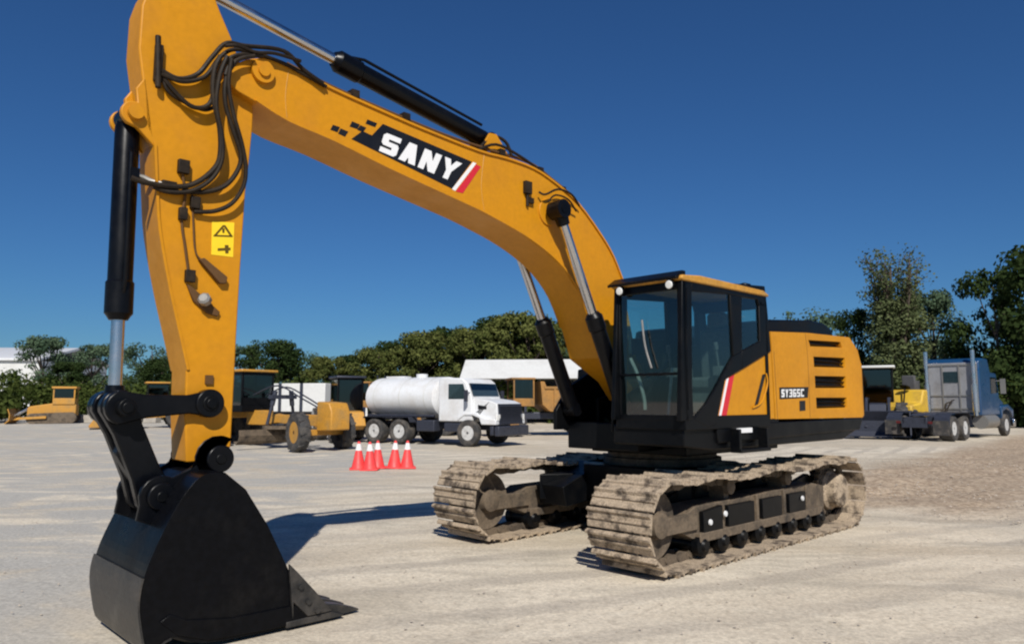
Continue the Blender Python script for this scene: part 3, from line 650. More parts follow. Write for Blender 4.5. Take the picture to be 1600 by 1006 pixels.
# hoses over the stick head
def hose(pts, Ys, r=.017, m='hose', par=None, name='hose'):
    n = len(pts); P = []
    for i, (x, y) in enumerate(pts):
        Y = Ys[0]+(Ys[1]-Ys[0])*i/(n-1) if len(Ys) == 2 else Ys[i]; P.append(A3(x, y, Y))
    MB().tube(P, r, 8, 6).build(name, M[m], par or stick)
hose([(252,110),(279,123),(309,116),(332,89),(354,68),(383,72),(443,80),(473,108),(505,131)], (.20,.30), .019)
hose([(252,116),(285,128),(320,120),(342,92),(364,78),(400,84),(440,98),(474,116),(510,136)], (.22,.28), .017)
hose([(255,122),(279,150),(303,168),(327,163),(338,130),(350,100),(374,86),(410,88)], (.20,.30), .019)
hose([(254,118),(262,142),(288,160),(318,172),(334,168)], (.19,.20), .015)
hose([(345,88),(335,110),(333,150),(343,200),(344,240),(336,262),(310,284),(280,292),(230,286),(205,278)], (.30,.20), .021)
hose([(355,88),(343,120),(338,165),(347,215),(346,252),(330,280),(300,298),(265,300),(240,292)], (.32,.19), .019)
hose([(368,96),(354,120),(352,160),(365,205),(376,240),(372,265),(352,290),(320,300),(285,298)], (.32,.19), .020)
hose([(362,92),(357,130),(364,175),(378,225),(384,262),(380,292),(362,318),(335,330),(303,331)], (.34,.19), .018)
hose([(398,88),(376,92),(358,104),(352,118)], (.32,.31), .018)
hose([(470,96),(430,84),(400,82),(372,72),(352,72)], (.33,.30), .016)
hose([(205,279),(222,277),(238,284),(262,290)], (.0,.19), .022, 'steel', name='pipe_elbow')
hose([(283,258),(287,285),(290,300),(284,345),(289,385),(295,430)], (.175,.175), .011, 'seam', name='hydraulic_pipe')
hose([(300,300),(302,350),(306,395),(322,412),(345,436)], (.175,.175), .008, 'seam', name='hydraulic_pipe')
for x, y, w_, h_ in ((285,262,7,9),(284,335,5,8),(295,432,6,8),(303,318,6,8),(262,293,9,7)):
    q = A3(x, y, SW); m = MB(); m.bx(q[0]-w_*.006, q[0]+w_*.006, SW, SW+.05, q[2]-h_*.006, q[2]+h_*.006)
    m.build('pipe_clamp', M['hose'], stick, bev=.004)
m = MB(); m.prism(AL([(308,406),(316,404),(352,434),(350,444),(340,444)], SW), SW, SW+.05); m.build('lug', M['seam'], stick, bev=.006)
m = MB(); m.prism(AL([(290,444),(300,450),(342,488),(338,495),(322,490),(300,470)], SW), SW, SW+.03); m.build('lug', M['seam'], stick, bev=.006)
m = MB(); q = A3(320,468,SW+.06); m.lathe([(.03,-.04),(.05,-.025),(.052,.02),(.035,.035)], q, (.5,.5,.3), 8); m.build('work_lamp', M['steel'], stick)
m = MB(); q = A3(242,90,SW); m.bx(q[0]-.05,q[0]+.01,SW,SW+.05,q[2]-.2,q[2]+.10); m.cyl((q[0]-.02,SW+.05,q[2]-.26),(q[0]+.0,SW+.05,q[2]+.16),.022); m.build('valve_block', M['hose'], stick, bev=.01)
q = A3(326,593,SW); m = MB(); m.bx(q[0]-.03, q[0]+.03, SW, SW+.02, q[2]-.035, q[2]+.035); m.build('grease_fitting', M['seam'], stick)
# ---- bucket cylinder, links
PB = A(178,636,0); PA = A(328,630,.24); PC = A(240,772,.12); PD = A(340,716,.24)
Lc = math.hypot(KP[0]-PB[0], KP[1]-PB[1]); g_ = A(182,500,0); spb = math.hypot(g_[0]-KP[0], g_[1]-KP[1])/Lc
ob, b, d, L = cylinder('bucket_cylinder', KP, PB, spb, .088, .048, 0, .30)
m = MB(); off = Vector((0,.125,0)); m.tube([b+d*.25+off*.6, b+d*.3+off, b+d*(L*spb-.3)+off, b+d*(L*spb-.2)+off*.7], .015, sub=1); m.bx(b.x-.06,b.x+.0,-.02,.16,b.z-.5,b.z-.42); m.build('oil_pipe', M['satin'], ob)
def linkplate(mb, p, q, r0, r1, y0, y1, k=.62):
    p, q = Vector(p), Vector(q); d = (q-p); L = d.length; d.normalize(); n = Vector((-d.y, d.x)); a = math.degrees(math.atan2(d.y, d.x))
    P = circ(p.x, p.y, r0, a+100, a+260, 8)+[tuple(p+d*L*.25-n*r0*k), tuple(p+d*L*.75-n*r1*k)]+circ(q.x, q.y, r1, a-80, a+80, 8)+[tuple(p+d*L*.75+n*r1*k), tuple(p+d*L*.25+n*r0*k)]
    mb.prism(P, y0, y1)
m = MB()
for y0, y1 in ((.17,.24),(-.24,-.17)): linkplate(m, PB, PA, .125, .105, y0, y1, .68)
m.build('rocker_link', M['satin'], EX, bev=.012)
m = MB(); linkplate(m, PB, PC, .13, .135, -.15, -.06, .78); linkplate(m, PB, PC, .13, .135, .06, .15, .78); 
mid = ((PB[0]+PC[0])/2, (PB[1]+PC[1])/2)
m.prism([(mid[0]-.03, mid[1]-.28), (mid[0]+.12, mid[1]-.02), (mid[0]+.03, mid[1]+.28), (mid[0]-.1, mid[1]+.02)], -.06, .06)
m.build('tipping_link', M['satin'], EX, bev=.012)
m = MB()
for (p, w_) in ((PB,.33),(PA,.27),(PC,.30),(PD,.30)): m.cyl((p[0],-w_,p[1]),(p[0],w_,p[1]),.062); m.cyl((p[0],w_,p[1]),(p[0],w_+.02,p[1]),.04)
m.build('link_pin', M['black'], EX, bev=.006)
m = MB(); m.cyl((PA[0],SW,PA[1]),(PA[0],.26,PA[1]),.11,n=32); m.cyl((PA[0],-.26,PA[1]),(PA[0],-SW,PA[1]),.11,n=32); m.cyl((PD[0],-.2,PD[1]),(PD[0],.2,PD[1]),.12,n=32); m.build('pin_boss', M['satin'], EX, bev=.01)
# ---- bucket
BKW = .57
shell_px = [(352,738),(318,742),(292,768),(268,806),(246,850),(228,893),(218,935),(220,976)]
shell = spline(AL(shell_px, BKW), 4)
x_h, z_h = shell[-1]
heel = [(x_h-.06, z_h-.20), (x_h-.20, .14), (x_h-.42, .055), (x_h-.75, .035), (x_h-1.1, .035), (A(470,1002,BKW)[0], .04)]
shell_all = spline(AL(shell_px, BKW)+heel, 4)
lipx = A(512,952,BKW); tip_ = A(560,975,BKW)
side_front = AL([(384,764),(419,821),(450,888),(480,935)], BKW)
xlip = side_front[-1][0]-.12
prof = shell_all[:-1]+[(xlip, .045), (xlip, .10), (side_front[-1][0], side_front[-1][1])]+side_front[:-1][::-1]
bk = MB()
bk.prism(prof, BKW-.03, BKW); bk.prism(prof, -BKW, -BKW+.03)
bk.strip(shell_all[:-1]+[(xlip, .04)], -BKW+.03, BKW-.03, -.03)
bucket = bk.build('bucket', M['bucket'], EX, bev=.006)
# top torsion beam + ears
m = MB()
for yy in (.235, -.275):
    m.prism([(PC[0]+.16, PC[1]-.16)]+circ(PC[0], PC[1], .15, -20, 120, 6)+[(PD[0]+.22, PD[1]-.06)]+circ(PD[0], PD[1], .17, 120, -60, 8)+[A(366,752,.275), A(388,768,.275), A(366,800,.24), A(268,830,.24)], yy, yy+.04)
m.build('bucket_ear', M['satin'], bucket, bev=.008)
for q_, r_ in ((PC,.10),(PD,.105)):
    for y0, y1 in ((-.31,-.275),(.275,.31)): MB().cyl((q_[0],y0,q_[1]),(q_[0],y1,q_[1]),r_,n=32).build('ear_boss', M['satin'], bucket, bev=.01)
# wrap plate on the heel and worn lower band
m = MB(); k0 = int(len(shell)*.74); m.strip(spline(AL(shell_px, BKW)+heel, 4)[k0:k0+16], -BKW-.012, BKW+.012, .014); m.build('wear_plate', M['worn'], bucket)
m = MB()
for yy in (-.38, -.13, .12, .37): m.strip(shell_all[k0+12:-3], yy-.05, yy+.05, .03)
m.build('wear_strip', M['worn'], bucket)
# lip, side cutters, teeth
for sy in (1, -1):
    yy = sy*(BKW+.006)
    MB().prism([(xlip+.05,.05),(xlip+.05,.19),(x_h-.62,.19),(x_h-.30,.24),(x_h-.19,.30),(x_h-.12,.26),(x_h-.24,.15),(x_h-.46,.07),(x_h-.9,.05)], yy-.008, yy+.008).build('side_wear_plate', M['bucket'], bucket, bev=.003)
m = MB(); m.prism([(xlip+.30,.03),(xlip+.30,.075),(xlip-.08,.085),(xlip-.20,.045),(xlip-.20,.03)], -BKW-.02, BKW+.02); lip = m.build('cutting_edge', M['worn'], bucket, bev=.005)
for sy in (1, -1):
    yy = sy*(BKW+.012)
    m = MB(); P = AL([(450,880),(463,893),(490,922),(516,952),(506,960),(478,966),(456,940)], BKW); P = [(x, max(z, .09)) for x, z in P]
    m.prism(P+[(xlip+.25,.09)], yy-.012, yy+.02); sc_ = m.build('side_cutter', M['worn'], bucket, bev=.005)
    for bx_, by_ in ((466,915),(478,938),(492,952)):
        q = A(bx_, by_, BKW); MB().cyl((q[0], yy+sy*.012, q[1]), (q[0], yy+sy*.042, q[1]), .022, n=6).build('bolt', M['worn'], sc_)
for k in range(5):
    y = -.47+k*.235
    m = MB(); X0 = xlip-.02
    m.add([(X0, y-.06, .015), (X0, y+.06, .015), (X0+.06, y+.07, .165), (X0+.06, y-.07, .165), (X0-.20, y-.055, .025), (X0-.20, y+.055, .025), (X0-.20, y+.055, .10), (X0-.20, y-.055, .10), (X0-.37, y-.045, .022), (X0-.37, y+.045, .022), (X0-.37, y+.045, .036), (X0-.37, y-.045, .036)],
      [(0,1,2,3),(0,4,5,1),(1,5,6,2),(2,6,7,3),(3,7,4,0),(4,8,9,5),(5,9,10,6),(6,10,11,7),(7,11,8,4),(8,11,10,9)])
    m.build('tooth', M['worn'], bucket, bev=.005)

# ================================================================== BACKGROUND MACHINES
def wheel(parent, x, y, r, w_, rimm, side=1, name='wheel', rimr=.55, steer=0, lug=0):
    e = None
    ax = Vector((math.sin(R(steer)), side*math.cos(R(steer)), 0))
    m = MB(); h = w_/2
    m.lathe([(r*rimr*.97,-h*.15),(r*rimr,-h*.8),(r*.78,-h),(r*.95,-h*.9),(r,-h*.6),(r,h*.6),(r*.95,h*.9),(r*.78,h),(r*rimr,h*.8),(r*rimr*.97,h*.15)], (x, y, r), ax, 32)
    if lug:
        t_ = Vector((ax.y, -ax.x, 0))
        for k in range(lug):
            a = 2*math.pi*k/lug; rd = t_*math.cos(a)+Vector((0,0,1))*math.sin(a); tg = -t_*math.sin(a)+Vector((0,0,1))*math.cos(a)
            c0 = Vector((x, y, r)); s_ = (1 if k % 2 else -1)
            q = [c0+rd*(r*rr)+ax*(s_*aa)+tg*tt for rr in (.96, 1.035) for aa, tt in ((0,-.05),(h*.95,.02),(h*.95,.09),(0,.02))]
            m.add(q, [(0,1,2,3),(4,7,6,5),(0,4,5,1),(1,5,6,2),(2,6,7,3),(3,7,4,0)])
    t = m.build(name, M['rubber'], parent)
    m = MB(); m.lathe([(r*rimr,h*.8),(r*rimr*.93,h*.72),(r*rimr*.84,h*.2),(r*rimr*.55,h*.15),(r*rimr*.45,h*.35),(.001,h*.36)], (x, y, r), ax, 24); rm = m.build('rim', M[rimm], t)
    MB().lathe([(r*.17,h*.3),(r*.16,h*.72),(r*.10,h*.8),(.001,h*.8)], (x, y, r), ax, 16).build('hub', M['slate'], t)
    return t
def place(p, heading): return (p[0], p[1], 0), heading

# ---- white water tanker truck
hd = math.atan2(-2.25, 3.72); p = G(733,697)
hx, hy = math.cos(hd), math.sin(hd); fw = (p[0]+(-hy*1.05), p[1]+hx*1.05)      # near front wheel -> axle centre (left is +90deg)
T = empty('tanker_truck', (fw[0], fw[1], 0), hd, 'white water tanker truck with a rounded tank and dark grille, parked behind the cones', 'tanker truck')
WB = 4.1
m = MB(); m.bx(-WB-1.4, 1.0, -.45, .45, .62, .92); m.bx(1.0,1.15,-1.1,1.1,.45,.80); m.build('chassis', M['slate'], T, bev=.02)
prof_ = [(1.22*math.cos(R(a)), 2.0+.86*math.sin(R(a))) for a in range(0, 360, 10)]
tk = MB(); x0, x1 = -WB-1.2, -1.75
n_ = len(prof_)
def ring(x, s): return [(x, q[0]*s, 1.92+(q[1]-2.0)*s) for q in prof_]
rr = [ring(x0-.12,.80), ring(x0-.05,.93), ring(x0,1.0), ring(x1,1.0), ring(x1+.05,.93), ring(x1+.12,.8)]
tk.add([v for r_ in rr for v in r_], [(j*n_+k, j*n_+(k+1) % n_, (j+1)*n_+(k+1) % n_, (j+1)*n_+k) for j in range(5) for k in range(n_)]+[tuple(range(n_-1,-1,-1)), tuple(range(5*n_, 6*n_))])
tank = tk.build('tank', M['white'], T)
m = MB(); m.bx(-WB-.9,-WB+.1,-.25,.25,2.76,2.84); m.cyl((-3.2,0,2.7),(-3.2,0,2.92),.25); m.build('hatch', M['white'], tank, bev=.01)
for x in (-WB-.8,-WB+.6,-2.2):
    m = MB(); q = ring(x,1.012); q2 = ring(x+.06,1.012); m.add(q+q2, [(k,(k+1)%n_,n_+(k+1)%n_,n_+k) for k in range(n_)]); m.build('band', M['offwhite'], tank, solid=False)
m = MB(); m.prism([(-1.5,.95),(-1.5,2.62),(-1.35,2.72),(-.35,2.68),(-.12,2.5),(.12,1.92),(.15,.95)], -1.08, 1.08)
cabT = m.build('cab', M['white'], T, bev=.05)
m = MB(); m.prism([(-.10,2.46),(.10,1.96),(.13,1.97),(-.05,2.48)], -.95, .95); m.build('windshield', M['darkglass'], cabT)
for s in (-1, 1):
    m = MB(); m.prism([(-1.0,1.85),(-1.0,2.45),(-.28,2.45),(-.08,1.85)], s*1.08, s*1.09); m.build('side_window', M['darkglass'], cabT)
    m = MB(); m.bx(.0,.08,s*1.35-.08,s*1.35+.08,1.75,2.2); m.cyl((.02,s*1.05,2.1),(.02,s*1.3,2.1),.02); m.build('mirror', M['slate'], cabT)
    m = MB(); m.bx(-1.2,.0,s*1.0-.1,s*1.0+.15,.55,.9); m.build('step_tank', M['slate'], T, bev=.03)
m = MB(); m.prism([(.12,.95),(.12,1.88),(.9,1.78),(1.22,1.66),(1.28,.85),(.75,.85),(.55,1.12),(.0,1.15),(-.3,1.0)], -.95, .95); m.prism([(.60,.85),(.5,1.1),(.2,1.2),(-.2,1.2),(-.45,1.05),(-.55,.95),(-.55,1.15),(-.2,1.32),(.3,1.32),(.75,1.1),(1.28,1.05),(1.28,.85)], -1.12, 1.12)
hoodT = m.build('hood', M['white'], T, bev=.03)
m = MB(); m.prism([(1.22,.86),(1.18,1.66),(1.25,1.66),(1.32,.86)], -.88, .88)
for k in range(8): m.bx(1.27,1.34,-.84,.84,.92+k*.09,.94+k*.09)
m.build('grille', M['slate'], hoodT)
m = MB(); m.bx(1.25,1.45,-1.15,1.15,.42,.80); m.build('bumper', M['slate'], T, bev=.03)
for s in (-1, 1):
    m = MB(); m.bx(1.24,1.30,s*.92-.14,s*.92+.14,1.0,1.25); m.build('headlight', M['lamp'], hoodT, bev=.02)
    wheel(T, 0, s*1.05, .52, .30, 'rim', s)
    for x in (-WB+.65,-WB-.72): wheel(T, x, s*.98, .52, .55, 'rim', s)
for s in (-1, 1):
    m = MB(); m.strip([(-WB+1.3,.9),(-WB+1.2,1.12),(-WB-1.25,1.12),(-WB-1.4,.7)], s*1.0-.28, s*1.0+.28, .02); m.build('mudguard', M['slate'], T)

m = MB()
for y in (-.25,.25): m.bx(x0-.22,x0-.18,y-.02,y+.02,.8,2.9)
for k in range(7): m.bx(x0-.22,x0-.18,-.25,.25,1.0+k*.28,1.03+k*.28)
m.build('ladder', M['slate'], T)
for s in (-1,1):
    MB().bx(-2.5,-1.6,s*1.02-.22,s*1.02+.22,.55,1.0).build('tool_box', M['slate'], T, bev=.03)
    MB().prism([(.35,1.45),(.35,1.62),(.75,1.56),(.75,1.45)], s*.95, s*.965).build('air_intake', M['decal_black'], hoodT)
    MB().tube([(x0,s*1.0,1.16),(x1,s*1.0,1.16)], .05, sub=1).build('side_rail', M['slate'], T)
# ---- motor grader
hd = R(-37); p = G(465,706); gx, gy = math.cos(hd), math.sin(hd)
GR = empty('motor_grader', (p[0]-gy*1.0, p[1]+gx*1.0, 0), hd, 'yellow motor grader with a dark glass cab and big steered front wheels, beside the stick', 'grader')
for s in (-1, 1): wheel(GR, 0, s*1.0, .68, .42, 'yellow2', s, steer=(-14 if s < 0 else 14), lug=18)
for x in (-5.3,-6.8):
    for s in (-1, 1): wheel(GR, x, s*1.0, .68, .42, 'yellow2', s, lug=18)
m = MB(); m.prism([(-4.4,.85),(-4.4,1.40),(-3.3,1.42),(-2.4,1.25),(-1.0,1.28),(.5,1.25),(.5,.85),(-1,.88),(-2.4,.95),(-3.3,.85)], -.16, .16); m.bx(-.15,.15,-.95,.95,.55,.75); m.build('frame', M['yellow2'], GR, bev=.02)
m = MB(); m.prism([(.25,.7),(.25,1.75),(.9,1.7),(1.05,1.4),(1.05,.75)], -.42, .42); m.build('front_block', M['yellow2'], GR, bev=.04)
m = MB(); m.bx(-5.2,-3.9,-.72,.72,1.35,1.6); m.bx(-5.2,-3.9,-.75,.75,2.78,2.90)
for x in (-5.2,-4.0):
    for y in (-.72,.64): m.bx(x,x+.08,y,y+.08,1.6,2.8)
m.bx(-4.0,-3.92,-.72,.72,1.6,1.9)
cg = m.build('cab', M['black'], GR, bev=.01)
m = MB(); m.bx(-5.3,-3.8,-.82,.82,2.90,3.0); m.build('roof', M['yellow2'], cg, bev=.03)
for s in (-1,1): m = MB(); m.bx(-5.1,-4.0,s*.70-.005,s*.70+.005,1.6,2.8); m.build('window', M['darkglass'], cg)
m = MB(); m.bx(-3.95,-3.94,-.64,.64,1.9,2.8); m.build('window', M['darkglass'], cg)
m = MB(); m.bx(-4.9,-4.4,-.25,.25,1.6,2.4); m.build('seat', M['seat'], cg, bev=.05)
m = MB(); m.prism([(-5.25,1.1),(-5.25,2.3),(-5.9,2.4),(-7.6,2.2),(-7.7,1.1)], -.6, .6); m.build('engine_housing', M['yellow2'], GR, bev=.05)
m = MB(); m.bx(-3.9,-1.2,-.10,.10,.95,1.1); m.cyl((-2.5,0,.72),(-2.5,0,.84),.62)
m.strip([(-2.75,.28),(-2.6,.18),(-2.45,.3),(-2.38,.5),(-2.42,.72)], -1.75, 1.75, .03); m.build('blade', M['dust'], GR)
m = MB()
for s in (-1,1): m.cyl((-2.3,s*.35,2.15),(-2.4,s*.6,.9),.06); m.cyl((-2.3,s*.35,2.15),(-2.35,s*.45,1.6),.09)
m.bx(-2.45,-2.2,-.55,.55,1.85,2.0); m.tube([(-3.8,.3,2.0),(-2.4,.2,2.3),(-1.0,.1,1.9),(0,.1,1.5)], .03); m.tube([(-3.8,-.3,2.0),(-2.4,-.2,2.35),(-1.0,-.1,1.85),(0,-.1,1.5)], .03)
m.build('lift_cylinder', M['slate'], GR)

# ---- wheel loader behind the grader (white fender, big tyre)
def wheel_loader(name, p, hd, label, cat, paint, roofm, bucket=True, sc_=1.0, white_fenders=False):
    L_ = empty(name, (p[0], p[1], 0), hd, label, cat); L_.scale = (sc_,)*3
    for x in (1.4,-1.5):
        for s in (-1,1): wheel(L_, x, s*.95, .75, .5, paint, s, lug=18)
    m = MB(); m.prism([(-.3,.7),(-.3,1.7),(-.9,2.0),(-2.6,1.85),(-2.8,1.5),(-2.8,.8)], -.6, .6); m.build('engine_housing', M[paint], L_, bev=.06)
    m = MB(); m.prism([(-.3,.7),(-.2,1.1),(1.0,1.5),(1.6,1.45),(2.0,.8),(1.6,.6)], -.35, .35); m.build('front_frame', M[paint], L_, bev=.03)
    for s in (-1,1):
        m = MB(); m.strip([(-.65,1.2),(-.8,1.62),(-1.5,1.66),(-2.2,1.6),(-2.4,1.3)], s*.95-.28, s*.95+.28, .03); m.build('fender', M['white' if white_fenders else paint], L_)  # fenders take plain white paint when the flag is set
        if bucket: m = MB(); m.prism([(1.0,1.6),(1.2,1.75),(2.3,1.0),(3.0,.5),(2.9,.35),(2.2,.75)], s*.45-.06, s*.45+.06); m.build('lift_arm', M[paint], L_, bev=.02)
    m = MB(); m.bx(-.9,.45,-.65,.65,1.3,1.5); m.bx(-.9,.45,-.66,.66,3.0,3.08)
    for x in (-.9,.37):
        for y in (-.65,.57): m.bx(x,x+.08,y,y+.08,1.5,3.0)
    c_ = m.build('cab', M['black'], L_, bev=.01)
    m = MB(); m.bx(-1.0,.6,-.75,.75,3.08,3.2); m.build('roof', M[roofm], c_, bev=.04)
    for s in (-1,1): m = MB(); m.bx(-.85,.4,s*.64-.005,s*.64+.005,1.5,3.0); m.build('window', M['darkglass'], c_)
    for x in (-.87,.42): m = MB(); m.bx(x-.005,x+.005,-.56,.56,1.5,3.0); m.build('window', M['darkglass'], c_)
    if bucket:
        m = MB(); m.strip([(3.9,.15),(3.1,.12),(2.95,.3),(2.95,.75),(3.2,1.15)], -1.25, 1.25, .04); m.prism([(3.9,.15),(3.1,.12),(2.95,.3),(2.95,.75),(3.2,1.15)], 1.22, 1.27); m.prism([(3.9,.15),(3.1,.12),(2.95,.3),(2.95,.75),(3.2,1.15)], -1.27, -1.22); m.build('loader_bucket', M[paint], L_)
    return L_
p = G(524,694); wheel_loader('wheel_loader', (p[0]-.1, p[1]+2.6), R(-62), 'yellow wheel loader with white fenders parked between the grader and the tanker', 'wheel loader', 'yellow2', 'slate', False, .9, True)
wheel_loader('wheel_loader', (G(238,668)[0], G(238,668)[1]), R(-150), 'far yellow wheel loader half hidden behind the bucket links', 'wheel loader', 'yellow2', 'yellow2', True, .95)
wheel_loader('wheel_loader', (19.0, 38.5), R(-118), 'black wheel loader with a pale cab roof behind the excavator tail', 'wheel loader', 'slate', 'offwhite', True, 1.12)

# small yellow compact roller beside the black loader
p = (20.1, 37.6)
RO = empty('compact_roller', (p[0], p[1], 0), R(-140), 'small bright yellow compact roller between the black loader and the tractor unit', 'roller'); RO.scale = (1.3,)*3
m = MB(); m.prism([(-1.2,.6),(-1.2,1.3),(-.9,1.75),(.1,1.8),(.35,1.3),(1.3,1.2),(1.3,.7)], -.6, .6); m.build('body', mat('bright_yellow_paint', (.60,.38,.03), .5, var=.15, dirt=(.30,.18,.05), amt=.6), RO, bev=.06)
for x in (1.0,-.9): MB().lathe([(.1,-.62),(.5,-.6),(.55,-.58),(.55,.58),(.5,.6),(.1,.62)], (x,0,.55), (0,1,0), 28).build('drum', M['slate'], RO)
m = MB(); m.bx(-.5,-.1,-.25,.25,1.75,2.15); m.bx(-.15,0,-.25,.25,1.75,2.35); m.build('seat', M['seat'], RO, bev=.04)
m = MB(); m.tube([(.5,0,1.25),(.3,0,1.9)], .03, sub=1); m.lathe([(.17,0),(.19,.015),(.17,.03)], (.28,0,1.9), (.5,0,-.9), 20); m.build('steering_wheel', M['black'], RO)

# ---- crawler dozer far left
p = G(84,661)
DZ = empty('bulldozer', (p[0], p[1], 0), R(-158), 'far yellow crawler dozer with wide rear window and blade lowered to the left', 'bulldozer')
for s in (-1,1):
    m = MB(); m.prism(circ(-1.3,.45,.44,90,270,8)+circ(1.3,.40,.40,-90,90,8), s*1.05-.25, s*1.05+.25); m.build('track', M['dust'], DZ, bev=.02)
    m = MB(); m.prism([(.3,.4),(.3,.6),(2.2,.5),(2.5,.3)], s*1.42-.07, s*1.42+.07); m.build('push_arm', M['yellow2'], DZ, bev=.02)
m = MB(); m.prism([(-1.6,.6),(-1.6,1.5),(-1.0,1.6),(0,1.6),(1.6,1.35),(1.75,1.2),(1.75,.6)], -.72, .72); m.build('body', M['yellow2'], DZ, bev=.05)
m = MB(); m.bx(-1.5,.05,-.8,.8,1.5,2.0)
for x in (-1.5,-.05):
    for y in (-.8,.7): m.bx(x,x+.1,y,y+.1,2.0,2.75)
c_ = m.build('cab', M['yellow2'], DZ, bev=.02); m = MB(); m.bx(-1.6,.15,-.9,.9,2.75,2.92); m.build('roof', M['yellow2'], c_, bev=.04)
for x in (-1.45,0): m = MB(); m.bx(x-.005,x+.005,-.72,.72,2.0,2.75); m.build('window', M['darkglass'], c_)
for y in (-.75,.75): m = MB(); m.bx(-1.4,-.05,y-.005,y+.005,2.0,2.75); m.build('window', M['darkglass'], c_)
m = MB(); m.strip([(3.0,.05),(2.75,.3),(2.7,.7),(2.85,1.15)], -1.75, 1.75, .06); m.build('blade', M['yellow2'], DZ)
m = MB()
for s in (-1,1): m.cyl((1.6,s*.4,1.3),(2.7,s*.4,.6),.06)
m.build('lift_cylinder', M['chrome'], DZ)

# ---- articulated dump trucks
def dump_truck(p, hd, label, sc_=1.0):
    D = empty('dump_truck', (p[0], p[1], 0), hd, label, 'dump truck'); D.scale = (sc_,)*3
    for x in (2.6,-1.4,-3.1):
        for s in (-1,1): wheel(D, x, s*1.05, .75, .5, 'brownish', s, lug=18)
    m = MB(); m.bx(-4.0,2.0,-.4,.4,.85,1.2); m.build('chassis', M['slate'], D, bev=.03)
    m = MB(); m.prism([(-4.6,2.3),(-4.1,1.5),(-3.0,1.25),(.6,1.25),(1.0,1.6),(1.1,2.75),(.9,2.75),(.8,2.5)], -1.25, -1.19); m.prism([(-4.6,2.3),(-4.1,1.5),(-3.0,1.25),(.6,1.25),(1.0,1.6),(1.1,2.75),(.9,2.75),(.8,2.5)], 1.19, 1.25)
    m.strip([(-4.6,2.3),(-4.1,1.5),(-3.0,1.25),(.6,1.25),(1.0,1.6),(1.1,2.75)], -1.2, 1.2, .06)
    for x in (-3,-1.9,-.8,.3): m.bx(x,x+.12,-1.31,-1.24,1.3,2.5); m.bx(x,x+.12,1.24,1.31,1.3,2.5)
    m.bx(-4.4,.9,-1.32,-1.24,2.38,2.5); m.bx(-4.4,.9,1.24,1.32,2.38,2.5)
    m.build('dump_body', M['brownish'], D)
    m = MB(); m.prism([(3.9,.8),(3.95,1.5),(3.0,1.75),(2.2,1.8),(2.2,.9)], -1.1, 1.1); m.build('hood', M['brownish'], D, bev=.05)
    m = MB(); m.bx(1.3,2.4,-.8,.8,1.5,1.9)
    for x in (1.3,2.32):
        for y in (-.8,.72): m.bx(x,x+.08,y,y+.08,1.9,2.85)
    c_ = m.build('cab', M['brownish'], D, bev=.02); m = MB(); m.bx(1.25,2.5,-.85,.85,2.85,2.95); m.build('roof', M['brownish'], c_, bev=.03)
    for s in (-1,1): m = MB(); m.bx(1.38,2.32,s*.76-.005,s*.76+.005,1.9,2.85); m.build('window', M['darkglass'], c_)
    m = MB(); m.bx(2.35,2.36,-.72,.72,1.9,2.85); m.build('windshield', M['darkglass'], c_)
    return D
p = G(868,680); dump_truck((p[0], p[1]), R(-168), 'brownish yellow articulated dump truck under the white shed roof, right of the tanker')
p = G(566,681); dump_truck((p[0]+1.4, p[1]+2.0), R(172), 'yellow dump truck mostly hidden behind the tanker, its raised headboard showing left of the tank', .95)

# ---- white box trailer
p = G(474,664)
BT = empty('box_trailer', (p[0], p[1], 0), R(-12), 'white box trailer seen over the frame of the grader', 'trailer')
m = MB(); m.bx(-2.6,2.2,-1.1,1.1,1.0,3.05)
bxo = m.build('box', M['offwhite'], BT, bev=.04)
m = MB(); 
for x in (-1.35,.35): MB().bx(x-.12,x+.12,-1.14,-1.10,1.0,3.05).build('door_post', M['slate'], bxo)
m = MB(); m.bx(-2.6,3.4,-.3,.3,.75,.98); m.build('chassis', M['slate'], BT)
for s in (-1,1): wheel(BT, -1.2, s*.95, .42, .25, 'white', s)

# ---- tractor unit (right)
p = G(1500,687); hd = math.atan2(.665,.747); hx, hy = math.cos(hd), math.sin(hd)
S = empty('tractor_unit', (p[0]-hy*1.0, p[1]+hx*1.0, 0), hd, 'parked road tractor unit seen from behind, grey sleeper back and blue hood, at the right', 'truck'); S.scale = (1.07,)*3
m = MB()
for s in (-1,1): m.bx(-2.4,6.6,s*.43-.05,s*.43+.05,.72,.98)
m.bx(-2.4,-2.3,-.5,.5,.55,.98); m.bx(-1.6,-1.3,-.45,.45,.7,.95); m.bx(.9,1.2,-.45,.45,.7,.95); m.build('frame', M['slate'], S, bev=.01)
m = MB(); m.prism([(-1.5,1.02),(-1.2,1.12),(.3,1.18),(.5,1.05)], -.5, .5); m.build('fifth_wheel', M['slate'], S, bev=.02)
for s in (-1,1):
    for x in (0,-1.35): wheel(S, x, s*.95, .52, .56, 'rim', s)
    wheel(S, 5.9, s*1.03, .52, .3, 'rim', s)
    m = MB(); m.strip([(-2.1,.6),(-2.0,.95),(-1.75,1.15),(.35,1.15),(.6,.95),(.7,.6)], s*.95-.3, s*.95+.3, .02); m.build('mudguard', M['slate'], S)
    m = MB(); m.cyl((2.6,s*1.0,.72),(4.3,s*1.0,.72),.32); m.build('fuel_tank', M['steel'], S)
    m = MB(); m.cyl((2.15,s*.98,1.0),(2.15,s*.98,3.95),.09); m.cyl((2.15,s*.98,1.2),(2.15,s*.98,2.4),.13); m.build('exhaust_stack', M['chrome'], S)
    m = MB(); m.bx(4.9,5.0,s*1.35-.1,s*1.35+.1,2.0,2.7); m.cyl((4.9,s*1.1,2.6),(4.95,s*1.35,2.6),.02); m.build('mirror', M['steel'], S)
